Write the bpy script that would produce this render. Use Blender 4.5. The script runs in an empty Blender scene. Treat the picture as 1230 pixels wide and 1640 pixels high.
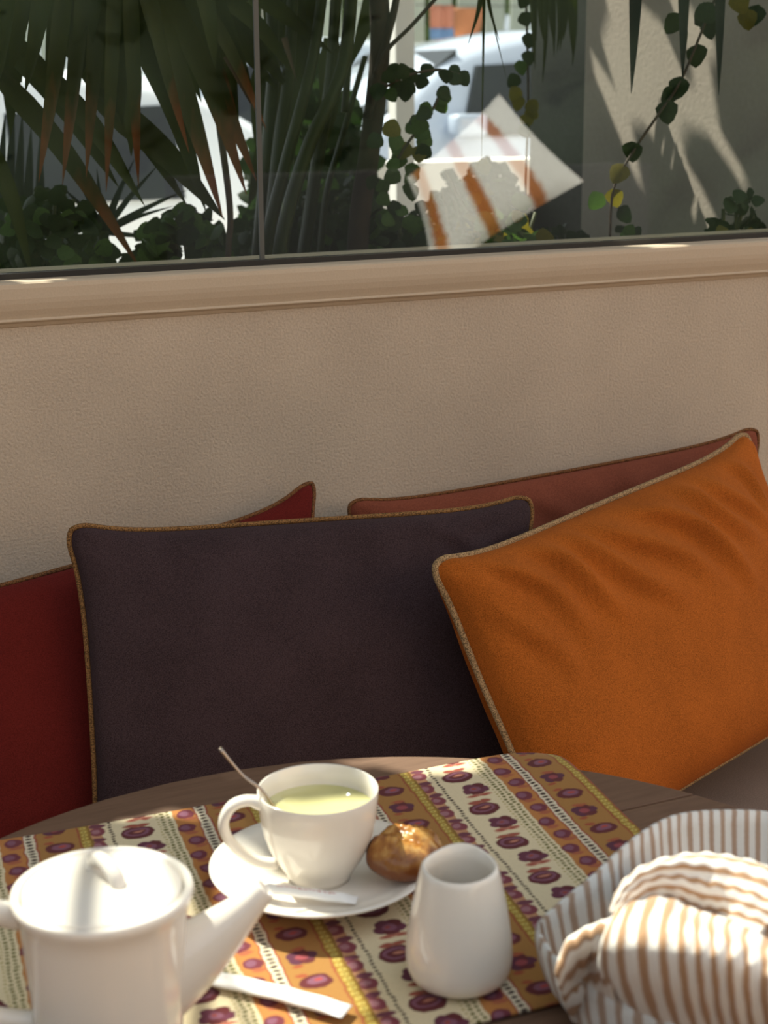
import bpy, math, random
import numpy as np
from mathutils import Vector, Matrix
random.seed(7); rng = np.random.default_rng(7)
scene = bpy.context.scene
COL = scene.collection

# ------------------------------------------------------------------ camera
CAM = Vector((0, -1.70, 1.29))
F_PX, PITCH, ROLL, HEAD = 2562.5, math.radians(14.9), math.radians(0.4), math.radians(65)
fw = Vector((math.cos(HEAD)*math.cos(PITCH), math.sin(HEAD)*math.cos(PITCH), -math.sin(PITCH)))
_rt = Vector((math.sin(HEAD), -math.cos(HEAD), 0)); _up = _rt.cross(fw)
RT = _rt*math.cos(ROLL) - _up*math.sin(ROLL)
UP = _up*math.cos(ROLL) + _rt*math.sin(ROLL)
cd = bpy.data.cameras.new('camera'); cam = bpy.data.objects.new('camera', cd); COL.objects.link(cam)
m = Matrix((( RT.x, UP.x, -fw.x, CAM.x), (RT.y, UP.y, -fw.y, CAM.y), (RT.z, UP.z, -fw.z, CAM.z), (0,0,0,1)))
cam.matrix_world = m
cd.sensor_fit = 'HORIZONTAL'; cd.sensor_width = 24; cd.lens = 24*F_PX/1230
cd.clip_start = .02; cd.clip_end = 200
cd.dof.use_dof = True; cd.dof.focus_distance = 1.66; cd.dof.aperture_fstop = 8.0
scene.camera = cam

# ------------------------------------------------------------------ light
SUN = Vector((-.35, 1, 1.3)).normalized()          # direction towards the sun
w = bpy.data.worlds.new('sky'); scene.world = w; w.use_nodes = True
bg = w.node_tree.nodes['Background']; bg.inputs['Color'].default_value = (.87, .93, 1, 1); bg.inputs['Strength'].default_value = .70
ld = bpy.data.lights.new('sun', 'SUN'); ld.energy = 8.5; ld.angle = math.radians(.35); ld.color = (1, .93, .82)
sun = bpy.data.objects.new('sun', ld); COL.objects.link(sun); sun.location = (0, 3, 6)
sun.rotation_euler = SUN.to_track_quat('Z', 'Y').to_euler()
scene.view_settings.view_transform = 'Standard'; scene.view_settings.look = 'None'
scene.view_settings.gamma = 1; scene.view_settings.use_curve_mapping = False
scene.view_settings.exposure = 0.50
scene.cycles.use_denoising = True
scene.cycles.max_bounces = 8; scene.cycles.transparent_max_bounces = 16

# ------------------------------------------------------------------ pixel helpers
def ray(x, y): return fw + RT*((x-615)/F_PX) + UP*((820-y)/F_PX)
def PZ(x, y, z): d = ray(x, y); return CAM + d*((z-CAM.z)/d.z)      # photo pixel on the plane z
def PY(x, y, Y): d = ray(x, y); return CAM + d*((Y-CAM.y)/d.y)      # photo pixel on the plane y
def PX(x, y, X): d = ray(x, y); return CAM + d*((X-CAM.x)/d.x)

# ------------------------------------------------------------------ node helpers
class V:
    nt = None
    def __init__(s, x): s.s = x
    def _op(op, a, b=None, c=None):
        n = V.nt.nodes.new('ShaderNodeMath'); n.operation = op
        for i, q in enumerate((a, b, c)):
            if q is None: continue
            if isinstance(q, V): V.nt.links.new(q.s, n.inputs[i])
            else: n.inputs[i].default_value = q
        return V(n.outputs[0])
    def __add__(a, b): return V._op('ADD', a, b)
    __radd__ = __add__
    def __sub__(a, b): return V._op('SUBTRACT', a, b)
    def __rsub__(a, b): return V._op('SUBTRACT', b, a)
    def __mul__(a, b): return V._op('MULTIPLY', a, b)
    __rmul__ = __mul__
    def __truediv__(a, b): return V._op('DIVIDE', a, b)
    def mod(a, b): return V._op('FLOORED_MODULO', a, b)
    def sin(a): return V._op('SINE', a)
    def sqrt(a): return V._op('SQRT', a)
    def mx(a, b): return V._op('MAXIMUM', a, b)
    def mn(a, b): return V._op('MINIMUM', a, b)
    def abs(a): return V._op('ABSOLUTE', a)
    def sat(a): return (a.mx(0.0)).mn(1.0)
    def floor(a): return V._op('FLOOR', a)

class Mat:
    def __init__(s, name, color=(.5,.5,.5), rough=.6, spec=.5, sheen=0, metal=0, coat=0):
        s.m = bpy.data.materials.new(name); s.m.use_nodes = True; s.nt = s.m.node_tree; V.nt = s.nt
        s.b = s.nt.nodes['Principled BSDF']
        s.b.inputs['Base Color'].default_value = (*color, 1); s.b.inputs['Roughness'].default_value = rough
        s.b.inputs['Specular IOR Level'].default_value = spec; s.b.inputs['Metallic'].default_value = metal
        s.b.inputs['Sheen Weight'].default_value = sheen; s.b.inputs['Coat Weight'].default_value = coat
    def coord(s, kind='Object'):
        n = s.nt.nodes.new('ShaderNodeTexCoord'); return n.outputs[kind]
    def sep(s, sock):
        n = s.nt.nodes.new('ShaderNodeSeparateXYZ'); s.nt.links.new(sock, n.inputs[0]); return V(n.outputs[0]), V(n.outputs[1]), V(n.outputs[2])
    def noise(s, scale, detail=3, vec=None, stretch=None, rough=.5):
        V.nt = s.nt
        vec = vec or s.coord()
        if stretch:
            mp = s.nt.nodes.new('ShaderNodeMapping'); s.nt.links.new(vec, mp.inputs[0]); mp.inputs['Scale'].default_value = stretch; vec = mp.outputs[0]
        n = s.nt.nodes.new('ShaderNodeTexNoise'); s.nt.links.new(vec, n.inputs['Vector'])
        n.inputs['Scale'].default_value = scale; n.inputs['Detail'].default_value = detail; n.inputs['Roughness'].default_value = rough
        return V(n.outputs[0])
    def mix(s, f, a, b):
        n = s.nt.nodes.new('ShaderNodeMix'); n.data_type = 'RGBA'
        for sock, q in ((n.inputs[0], f), (n.inputs[6], a), (n.inputs[7], b)):
            if isinstance(q, V): s.nt.links.new(q.s, sock)
            elif isinstance(q, (int, float)): sock.default_value = q
            elif isinstance(q, tuple): sock.default_value = (*q, 1)
            else: s.nt.links.new(q, sock)
        return n.outputs[2]
    def ramp(s, f, stops):
        n = s.nt.nodes.new('ShaderNodeValToRGB'); s.nt.links.new(f.s, n.inputs[0]); e = n.color_ramp.elements
        while len(e) < len(stops): e.new(.5)
        for k, (p, c) in enumerate(stops): e[k].position = p; e[k].color = (*c, 1)
        return n.outputs[0]
    def color(s, sock): s.nt.links.new(sock, s.b.inputs['Base Color']); return s
    def bump(s, h, strength=.3, dist=.002):
        n = s.nt.nodes.new('ShaderNodeBump'); s.nt.links.new(h.s, n.inputs['Height'])
        n.inputs['Strength'].default_value = strength; n.inputs['Distance'].default_value = dist
        s.nt.links.new(n.outputs[0], s.b.inputs['Normal']); return s

def simple(name, c, rough=.6, var=.0, scale=20, **k):
    M = Mat(name, c, rough, **k)
    if var:
        n = M.noise(scale); M.color(M.mix(n, tuple(max(0, x*(1-var)) for x in c), tuple(x*(1+var) for x in c)))
    return M.m

# ------------------------------------------------------------------ object helpers
ORG = {}
def tag(o, label, cat, group=None, kind=None):
    if label: o['label'] = label
    if cat: o['category'] = cat
    if group: o['group'] = group
    if kind: o['kind'] = kind
    return o
def thing(name, loc, label, cat, group=None):
    o = bpy.data.objects.new(name, None); o.empty_display_size = .05; COL.objects.link(o); o.location = loc
    ORG[o.name] = Vector(loc); return tag(o, label, cat, group)
def obj(name, vf, mat, parent=None, base=None, smooth=True, uvs=None, label=None, kind=None):
    v, f = vf[0], vf[1]
    if len(vf) > 2 and uvs is None: uvs = vf[2]
    org = ORG[parent.name] if parent else Vector(base if base is not None else (0, 0, 0))
    me = bpy.data.meshes.new(name)
    me.from_pydata([(p[0]-org.x, p[1]-org.y, p[2]-org.z) for p in v], [], [tuple(q) for q in f]); me.validate(); me.update()
    if smooth: me.polygons.foreach_set('use_smooth', [True]*len(me.polygons))
    if uvs is not None:
        ul = me.uv_layers.new(name='UVMap'); li = np.zeros(len(me.loops), dtype=np.int32); me.loops.foreach_get('vertex_index', li)
        ul.data.foreach_set('uv', np.asarray(uvs, dtype=np.float32)[li].ravel())
    if mat:
        me.materials.append(mat)
    o = bpy.data.objects.new(name, me); COL.objects.link(o)
    if parent: o.parent = parent
    else: o.location = org
    ORG[o.name] = org
    if label: o['label'] = label
    if kind: o['kind'] = kind
    return o
def inst(name, me, M, parent):
    """another object on shared mesh data, M = world matrix"""
    o = bpy.data.objects.new(name, me); COL.objects.link(o); o.parent = parent
    o.matrix_basis = Matrix.Translation(-ORG[parent.name]) @ M
    ORG[o.name] = ORG[parent.name]; return o
def join(*parts):
    v, f, u = [], [], []
    for p in parts:
        n = len(v); v += list(p[0]); f += [tuple(i+n for i in q) for q in p[1]]
        if len(p) > 2: u += list(p[2])
    return (v, f, u) if u else (v, f)
def grid(P, closed_u=False, closed_v=False, flip=False):
    """P[i][j] -> quads"""
    n, k = len(P), len(P[0]); v = [q for r in P for q in r]; f = []
    for i in range(n if closed_u else n-1):
        for j in range(k if closed_v else k-1):
            a, b, c, d = i*k+j, ((i+1) % n)*k+j, ((i+1) % n)*k+(j+1) % k, i*k+(j+1) % k
            f.append((a, d, c, b) if flip else (a, b, c, d))
    return v, f
def lathe(prof, c, n=48, wob=None):
    """prof list of (r,z); c centre (x,y); outer surface first"""
    P = []
    for i in range(n):
        a = 2*math.pi*i/n
        P.append([Vector((c[0]+r*math.cos(a), c[1]+r*math.sin(a), z)) if not wob else wob(a, r, z) for r, z in prof])
    return grid(P, closed_u=True)
def spline(pts, n):
    """Catmull-Rom through pts (vectors), n samples"""
    pts = [Vector(p) for p in pts]; k = len(pts)-1; out = []
    for i in range(n):
        t = i/(n-1)*k; s = min(int(t), k-1); t -= s
        p1, p2 = pts[s], pts[s+1]; p0 = pts[s-1] if s > 0 else p1*2-p2; p3 = pts[s+2] if s+2 <= k else p2*2-p1
        out.append(.5*((2*p1)+(p2-p0)*t+(2*p0-5*p1+4*p2-p3)*t*t+(3*p1-p0-3*p2+p3)*t*t*t))
    return out
def tube(pts, rad, n=8, closed=False, caps=True, flat=1.0, ref=Vector((0, 0, 1))):
    P = []; k = len(pts); prev = None
    for i, p in enumerate(pts):
        a = pts[(i-1) % k] if closed or i > 0 else p; b = pts[(i+1) % k] if closed or i < k-1 else p
        t = (b-a).normalized()
        x = prev - t*prev.dot(t) if prev is not None else t.cross(ref if abs(t.dot(ref)) < .95 else Vector((1, 0, 0)))
        x.normalize(); prev = x; y = t.cross(x); r = rad[i] if hasattr(rad, '__len__') else rad
        P.append([p + x*(r*math.cos(2*math.pi*j/n)) + y*(r*flat*math.sin(2*math.pi*j/n)) for j in range(n)])
    v, f = grid(P, closed_u=closed, closed_v=True, flip=False)
    if caps and not closed:
        f.append(tuple(range(n))); f.append(tuple((k-1)*n + j for j in reversed(range(n))))
    return v, f
def box(x0, x1, y0, y1, z0, z1, bev=0):
    v = [(x, y, z) for z in (z0, z1) for y in (y0, y1) for x in (x0, x1)]
    f = [(0,2,3,1), (4,5,7,6), (0,1,5,4), (2,6,7,3), (0,4,6,2), (1,3,7,5)]
    if not bev: return v, f
    import bmesh
    bm = bmesh.new(); vs = [bm.verts.new(p) for p in v]
    for q in f: bm.faces.new([vs[i] for i in q])
    bmesh.ops.bevel(bm, geom=bm.edges[:], offset=bev, segments=2, affect='EDGES', profile=.6)
    bm.verts.index_update(); r = [tuple(q.co) for q in bm.verts], [tuple(x.index for x in q.verts) for q in bm.faces]; bm.free(); return r
def extrude(poly, axis, a, b):
    """poly in the two other axes, extruded along axis from a to b"""
    n = len(poly); mk = {'x': lambda p, t: (t, p[0], p[1]), 'y': lambda p, t: (p[0], t, p[1])}[axis]
    v = [mk(p, a) for p in poly] + [mk(p, b) for p in poly]
    f = [(i, (i+1) % n, n+(i+1) % n, n+i) for i in range(n)] + [tuple(reversed(range(n))), tuple(range(n, 2*n))]
    return v, f
def struct(name, vf, mat, smooth=False, **k):
    o = obj(name, vf, mat, smooth=smooth, **k); o['kind'] = 'structure'; return o

# ------------------------------------------------------------------ materials
def stucco(name, c, sc=330, st=.62, dist=.002, var=.14):
    M = Mat(name, c, .9, .2); co = M.coord(); n1 = M.noise(sc, 3, co); n2 = M.noise(7, 3, co)
    M.color(M.mix(((n2-.5)*1.2+(n1-.5)*1.6+.5).sat(), tuple(x*(1-var) for x in c), tuple(x*(1+var) for x in c))); M.bump(n1, st, dist); return M.m
M_wall = stucco('stucco_wall', (.50, .41, .315))
M_sill = stucco('painted_sill', (.52, .42, .31), 420, .18, .0008, .05)
M_outwall = stucco('outer_stucco', (.42, .36, .30), 120, .3, .002, .08)
M_column = stucco('column_stucco', (.15, .15, .13), 120, .3, .002, .1)
M_white = simple('white_paint', (.78, .76, .72), .6, .05)
M_floor = simple('terrace_floor', (.46, .31, .20), .8, .12, 4)
M_street = simple('asphalt', (.30, .30, .32), .9, .1, 12)
M_soil = simple('soil', (.05, .035, .022), 1, .3, 30)
def wood(name, c1, c2, rough=.6):
    M = Mat(name, c1, rough, .5); co = M.coord()
    n = M.noise(14, 5, co, (1.2, 16, 16), .65); n2 = M.noise(60, 3, co, (.8, 20, 20))
    M.color(M.mix(n*.75+n2*.25, c1, c2)); M.b.inputs['Specular IOR Level'].default_value = .3; M.bump(n2, .2, .0008); return M.m
M_wood = wood('dark_table_wood', (.070, .037, .022), (.25, .145, .092))
M_wood2 = wood('bench_wood', (.03, .02, .014), (.08, .05, .035))
def fabric(name, c, var=.25, sheen=.25, sc=900, bump=.25):
    M = Mat(name, c, .95, .12, sheen=sheen); M.b.inputs['Sheen Roughness'].default_value = .5
    M.b.inputs['Sheen Tint'].default_value = (*[min(1, x*2.2+.05) for x in c], 1)
    co = M.coord(); n = M.noise(sc, 2, co); n2 = M.noise(14, 3, co)
    M.color(M.mix(((n-.5)*2.6+(n2-.5)*.8+.5).sat(), tuple(x*(1-var) for x in c), tuple(x*(1+var) for x in c))); M.bump(n, bump, .0009); return M.m
M_plum = fabric('plum_linen', (.046, .028, .030), .4)
M_orange = fabric('orange_velvet', (.35, .092, .012), .34, .10)
M_red = fabric('dark_red_fabric', (.115, .012, .009))
M_terra = fabric('terracotta_fabric', (.19, .054, .030))
M_bench = fabric('bench_fabric', (.22, .155, .118), .2, .1, 700)
def piping_mat(name, c):
    M = Mat(name, c, .8, .2); n = M.noise(750, 1); M.color(M.ramp(n, [(.38, tuple(x*.35 for x in c)), (.55, c), (.8, tuple(min(1, x*1.4) for x in c))])); M.bump(n, .6, .001); return M.m
M_pipe = piping_mat('tan_piping', (.40, .25, .12)); M_pipe2 = piping_mat('ochre_piping', (.26, .13, .045))
M_pipe3 = piping_mat('brown_piping', (.20, .085, .03))
def china(name, c=(.86, .80, .71)):
    M = Mat(name, c, .16, .5); M.b.inputs['Coat Weight'].default_value = .3; M.b.inputs['Coat Roughness'].default_value = .06; return M.m
M_china = china('glazed_china')
M_metal = simple('spoon_steel', (.42, .34, .28), .25, metal=1)
M_paper = simple('packet_paper', (.84, .82, .80), .55, .04, 60)
M_black = simple('black_gasket', (.012, .012, .012), .5)
M_tea = Mat('green_tea', (.60, .56, .27), .05, .5).m
M_stem = simple('brown_stem', (.055, .035, .02), .8, .4, 60)
M_twig = simple('olive_twig', (.06, .07, .02), .7, .3, 60)

def leaf_mat(name, c, c2=None, tip=None, trans=.3, rough=.45):
    M = Mat(name, c, rough, .16); nt = M.nt; co = M.coord(); n = M.noise(9, 3, co)
    c2 = c2 or tuple(x*1.6 for x in c); col = M.mix(n, c, c2)
    if tip:
        u, v, _ = M.sep(M.coord('UV')); nn = M.noise(40, 3, co, (1, 1, .25))
        col = M.mix(((v + nn*.5 - .86)*4.5).sat(), col, tip)
    M.color(col)
    tr = nt.nodes.new('ShaderNodeBsdfTranslucent'); mx = nt.nodes.new('ShaderNodeMixShader'); mx.inputs[0].default_value = trans
    hs = nt.nodes.new('ShaderNodeHueSaturation'); hs.inputs['Value'].default_value = 1.7; hs.inputs['Saturation'].default_value = 1.1
    nt.links.new(col, hs.inputs['Color']); nt.links.new(hs.outputs[0], tr.inputs[0])
    out = nt.nodes['Material Output']; nt.links.new(M.b.outputs[0], mx.inputs[1]); nt.links.new(tr.outputs[0], mx.inputs[2]); nt.links.new(mx.outputs[0], out.inputs[0])
    return M.m
M_palm = leaf_mat('palm_green', (.018, .026, .004), (.036, .050, .008), None, .2)
M_palmtip = leaf_mat('palm_green_brown_tip', (.020, .027, .005), (.042, .050, .009), (.17, .055, .018), .2)
M_palmblue = leaf_mat('palm_blue_green', (.016, .024, .019), (.028, .038, .030), None, .2)
M_petiole = leaf_mat('petiole_green', (.016, .024, .005), (.040, .055, .012), None, .1)
M_leaf = leaf_mat('leaf_green', (.035, .075, .016), (.07, .13, .028), None, .3)
M_leafdk = leaf_mat('leaf_dark', (.012, .026, .008), (.026, .05, .013), None, .25)
M_leafyl = leaf_mat('leaf_yellow', (.11, .105, .016), (.20, .16, .025), None, .35)
M_tree = leaf_mat('tree_leaf', (.07, .12, .03), (.16, .22, .07), None, .3)
M_bark = simple('bark', (.07, .05, .035), .9, .4, 40)
M_trunk = simple('fibrous_trunk', (.040, .028, .017), .95, .5, 30)

# glass: clear pane with a mirror-like share
def glass_mat():
    M = Mat('window_glass'); nt = M.nt; nt.nodes.remove(M.b)
    t = nt.nodes.new('ShaderNodeBsdfTransparent'); t.inputs[0].default_value = (.93, .96, .94, 1)
    g = nt.nodes.new('ShaderNodeBsdfGlossy'); g.inputs['Roughness'].default_value = .0
    mx = nt.nodes.new('ShaderNodeMixShader'); mx.inputs[0].default_value = .085; nt.links.new(t.outputs[0], mx.inputs[1]); nt.links.new(g.outputs[0], mx.inputs[2])
    nt.links.new(mx.outputs[0], nt.nodes['Material Output'].inputs[0]); return M.m
M_glass = glass_mat()

# striped cloth: stripes across UV u, one period per unit
def stripe_mat(name, white, brown, duty=.46):
    M = Mat(name, white, .9, .15, sheen=.15); u, v, _ = M.sep(M.coord('UV')); co = M.coord()
    n = M.noise(500, 2, co); n2 = M.noise(30, 2, co); d = ((u + n2*.12).mod(1.0) - .5).abs()
    f = ((d*-1.0 + duty*.5)*9 + n*.8 - .1).sat()
    M.color(M.mix(f, white, brown)); M.bump(n, .25, .0008); return M.m
M_stripe = stripe_mat('striped_linen', (.80, .76, .70), (.42, .25, .14))
M_stripe2 = stripe_mat('striped_linen_cool', (.74, .74, .71), (.43, .31, .23))
M_wide = stripe_mat('wide_striped_cushion', (.85, .84, .78), (.48, .17, .05), .32)

# printed placemat
def placemat_mat():
    M = Mat('printed_placemat', (.6, .4, .2), .9, .12, sheen=.1)
    u0, v0, _ = M.sep(M.coord('UV')); u0 = u0*1000; v0 = v0*1000       # millimetres
    co = M.coord(); na = M.noise(110, 2, co); nb = M.noise(110, 2, co, (1, 1, 1.01)); nf = M.noise(600, 2, co)
    u = u0 + (na-.5)*4.5; v = v0 + (M.noise(97, 2, co)-.5)*4.5
    w = u - v0*.06; Pd = 137.5; wm = w.mod(Pd)
    soft = .9
    def ge(x, a): return ((x-a)*soft+.5).sat()
    def band(a, b): return ge(wm, a)*(1-ge(wm, b))
    def ell(cx, cy0, per, rx, ry, half=False, x=None):
        """soft ellipses at wm=cx, v=cy0+k*per"""
        dv = (v - (cy0-per/2)).mod(per) - per/2
        if per > 20: rx, ry = rx*1.2, ry*1.2
        dx = ((x or wm) - cx)/rx; dy = dv/ry; d = (dx*dx + dy*dy).sqrt()
        return ((1-d)*min(rx, ry)*soft+.5).sat()
    cream, ochre, orange, salmon = (.74, .62, .40), (.36, .175, .045), (.47, .19, .05), (.52, .26, .13)
    red, dark, mauve, maroon = (.30, .05, .03), (.035, .016, .014), (.22, .085, .13), (.115, .018, .022)
    pink = (.50, .20, .13); olive = (.20, .15, .02); yel = (.62, .47, .12)
    col = M.mix(0.0, ochre, ochre)
    # diamond border (wm 0-9 and 140.. wraps 137.5+4.5)
    col = M.mix(1-ge(wm, 10), col, (.33, .20, .03))
    col = M.mix(ell(5.2, 3, 6.2, 2.6, 2.0), col, yel); col = M.mix(ell(5.2, 3, 6.2, 1.0, .9), col, olive)
    for e in (1.0, 9.6): col = M.mix(ell(e, 0, 4, .7, 3), col, red if e > 5 else (.22, .1, .02))
    # white bead stripe
    col = M.mix(band(42.0, 53.0), col, red); col = M.mix(band(43.4, 51.6), col, (.72, .63, .46)); col = M.mix(ell(47.5, 2, 5.2, 2.6, 1.6), col, dark)
    # orange small flowers
    col = M.mix(band(53, 70.5), col, orange)
    # cream band
    col = M.mix(band(70.5, 128.5), col, cream)
    for wx in (74.3, 79.2): col = M.mix(ell(wx, 1 if wx < 76 else 3, 4.6, 1.6, 1.4), col, (.13, .12, .02))
    col = M.mix(ell(83.0, 1, 4.6, .9, .8), col, (.35, .27, .06))
    col = M.mix(ell(121.5, 1, 4.2, 1.5, 1.3), col, dark)
    # salmon band
    col = M.mix(ge(wm, 128.5), col, salmon)
    # big flowers on cream: bud A
    col = M.mix(ell(102, 27, 61.5, 11, 8.8), col, maroon); col = M.mix(ell(102, 25.5, 61.5, 8.4, 5.6), col, mauve)
    col = M.mix(ell(102, 25.5, 61.5, 6.2, 3.6), col, maroon); col = M.mix(ell(100.5, 24.8, 61.5, 3.6, 1.3), col, pink)
    for dx in (-4.5, 4.5): col = M.mix(ell(101+dx, 14.5, 61.5, 4.6, 2.3), col, (.33, .08, .05))
    # flower B: five petals and leaves
    for k in range(5):
        a = 2*math.pi*k/5+.3; col = M.mix(ell(96.5+6.6*math.cos(a), 54+5.8*math.sin(a), 61.5, 4.9, 4.4), col, maroon if k % 2 else (.13, .03, .055))
    col = M.mix(ell(96.5, 54, 61.5, 4.2, 3.4), col, mauve); col = M.mix(ell(97.3, 53, 61.5, 1.6, 1.3), col, red)
    for dx in (-5, 5): col = M.mix(ell(97+dx, 65.5, 61.5, 5.2, 2.2), col, pink); col = M.mix(ell(97+dx, 65.5, 61.5, 3.4, .9), col, red)
    # ochre flowers
    col = M.mix(ell(26, 30, 63.5, 9.6, 7.2), col, maroon); col = M.mix(ell(25, 29, 63.5, 5.8, 3.8), col, mauve); col = M.mix(ell(24, 28.5, 63.5, 2.6, 1.4), col, (.4, .06, .05))
    for k in range(5):
        a = 2*math.pi*k/5+.8; col = M.mix(ell(27+5.6*math.cos(a), 61+5.2*math.sin(a), 63.5, 4.6, 4.2), col, maroon if k % 2 else (.10, .025, .05))
    col = M.mix(ell(27, 61, 63.5, 3.6, 3.0), col, (.3, .06, .07)); col = M.mix(ell(27.5, 50.5, 63.5, 5.0, 1.8), col, (.36, .09, .04))
    for cy in (20, 72): col = M.mix(ell(33, cy, 63.5, 3.4, 1.6), col, (.33, .07, .03))
    # small flowers on orange and salmon
    for cx, cy, per in ((60.0, 10, 47.5), (63.5, 34, 47.5)):
        col = M.mix(ell(cx, cy, per, 6.0, 6.2), col, (.16, .03, .045)); col = M.mix(ell(cx+1.2, cy-1, per, 3.2, 3.4), col, mauve); col = M.mix(ell(cx-2, cy+9, per, 4.6, 2.2), col, (.38, .11, .05))
    for cx, cy, per in ((132.0, 14, 47.5), (134.0, 38, 47.5)):
        col = M.mix(ell(cx, cy, per, 5.6, 6.0), col, (.21, .045, .06)); col = M.mix(ell(cx+1.4, cy-1, per, 3.0, 3.0), col, (.34, .15, .17)); col = M.mix(ell(cx-1, cy-10, per, 5.4, 2.8), col, (.15, .04, .06))
    col = M.mix(1-ge(w, 1.3), col, (.36, .10, .05))
    col = M.mix(nf*.35, col, M.mix(0.55, col, (.05, .03, .02)))
    M.color(col); M.bump(nf, .25, .0006); return M.m
M_mat = placemat_mat()

# ================================================================== SETTING
WX0, WX1 = -1.6, 2.9
struct('floor', box(-5, 7, -9, .0, -.1, 0), M_floor)
SILL = 1.094
struct('wall_back', box(WX0, WX1, .0, .14, 0, 1.06), M_wall)
# moulded sill: rounded top edge, fascia, hollow and a bead along the foot
prof = [(.14, 1.05), (.14, 1.0925), (.02, 1.0925), (-.007, 1.0932), (-.0108, 1.0915), (-.012, 1.087), (-.0122, 1.076), (-.0116, 1.071), (-.0098, 1.064), (-.0074, 1.058), (-.0062, 1.0545), (-.0072, 1.0535), (-.0076, 1.0522), (-.0066, 1.0510), (-.0040, 1.0495), (-.0015, 1.0460), (.001, 1.0440)]
prof = [(y, z) for y, z in prof]
t1 = struct('trim_1', extrude(prof, 'x', WX0, WX1), M_sill, smooth=False); t1['label'] = 'beige moulded sill along the foot of the window'
# window: frame rails, two panes and the thin grey strip between them
GY = .035
win = bpy.data.objects.new('window_1', None); COL.objects.link(win); win.location = (0, GY, SILL); ORG[win.name] = Vector((0, GY, SILL)); win['kind'] = 'structure'
win['label'] = 'wide glass window above the bench, plants behind it'
jx = PY(415, 220, GY).x
obj('gasket', box(WX0, WX1, GY-.006, GY+.010, 1.0925, 1.0985), M_black, win, smooth=False)
obj('glass_pane', box(WX0, jx-.002, GY, GY+.001, 1.0985, 2.6), M_glass, win, smooth=False)
obj('glass_pane', box(jx+.002, WX1, GY, GY+.001, 1.0985, 2.6), M_glass, win, smooth=False)
Mj = Mat('pane_strip_grey', (.075, .078, .072), .5); obj('pane_strip', box(jx-.0028, jx+.0028, GY-.001, GY+.002, 1.0985, 2.6), Mj.m, win, smooth=False)  # thin grey strip covering the gap between the panes
obj('top_rail', box(WX0, WX1, GY-.02, GY+.02, 2.6, 2.64), M_black, win, smooth=False)
# outside: soil bed, side pier, column, pavement, street
struct('wall_bounce', box(1.6, 14, -9.4, -9.0, 0, 6.8), stucco('bounce_wall_stucco', (.72, .53, .36), 60, .3, .003, .05))  # unseen sunlit wall behind the camera, added to bounce warm light
struct('ground', box(-12, 30, .14, 40, -.12, -.02), M_street)
struct('planting_bed', box(-1.6, 2.9, .14, 1.5, -.02, .80), M_soil)
XW = 1.60
pier = struct('wall_right', box(XW, XW+.3, .14, .86, .8, 1.73), M_outwall); pier['label'] = 'beige stucco side wall outside the window on the right'
cy0 = .95; ca = PY(849, 200, cy0+.35).x
colm = struct('wall_side', box(ca, ca+.7, cy0, cy0+.35, .8, 1.73), M_column); colm['label'] = 'dark grey green column outside the window'
gw = struct('wall_garden', box(1.75, 5.2, 2.5, 2.66, -.02, PY(750, 258, 2.5).z), M_white); gw['label'] = 'low white garden wall in front of the parked cars'

# ================================================================== BENCH
b = thing('bench', (.6, -.28, 0), 'long built-in bench with taupe fabric seat along the wall', 'bench')
obj('base', box(WX0+.4, 2.5, -.54, -.005, 0, .40), M_wood2, b, smooth=False)
obj('seat_cushion', box(WX0+.4, 2.5, -.565, -.006, .40, .50, .018), M_bench, b, label='taupe fabric seat cushion')

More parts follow.
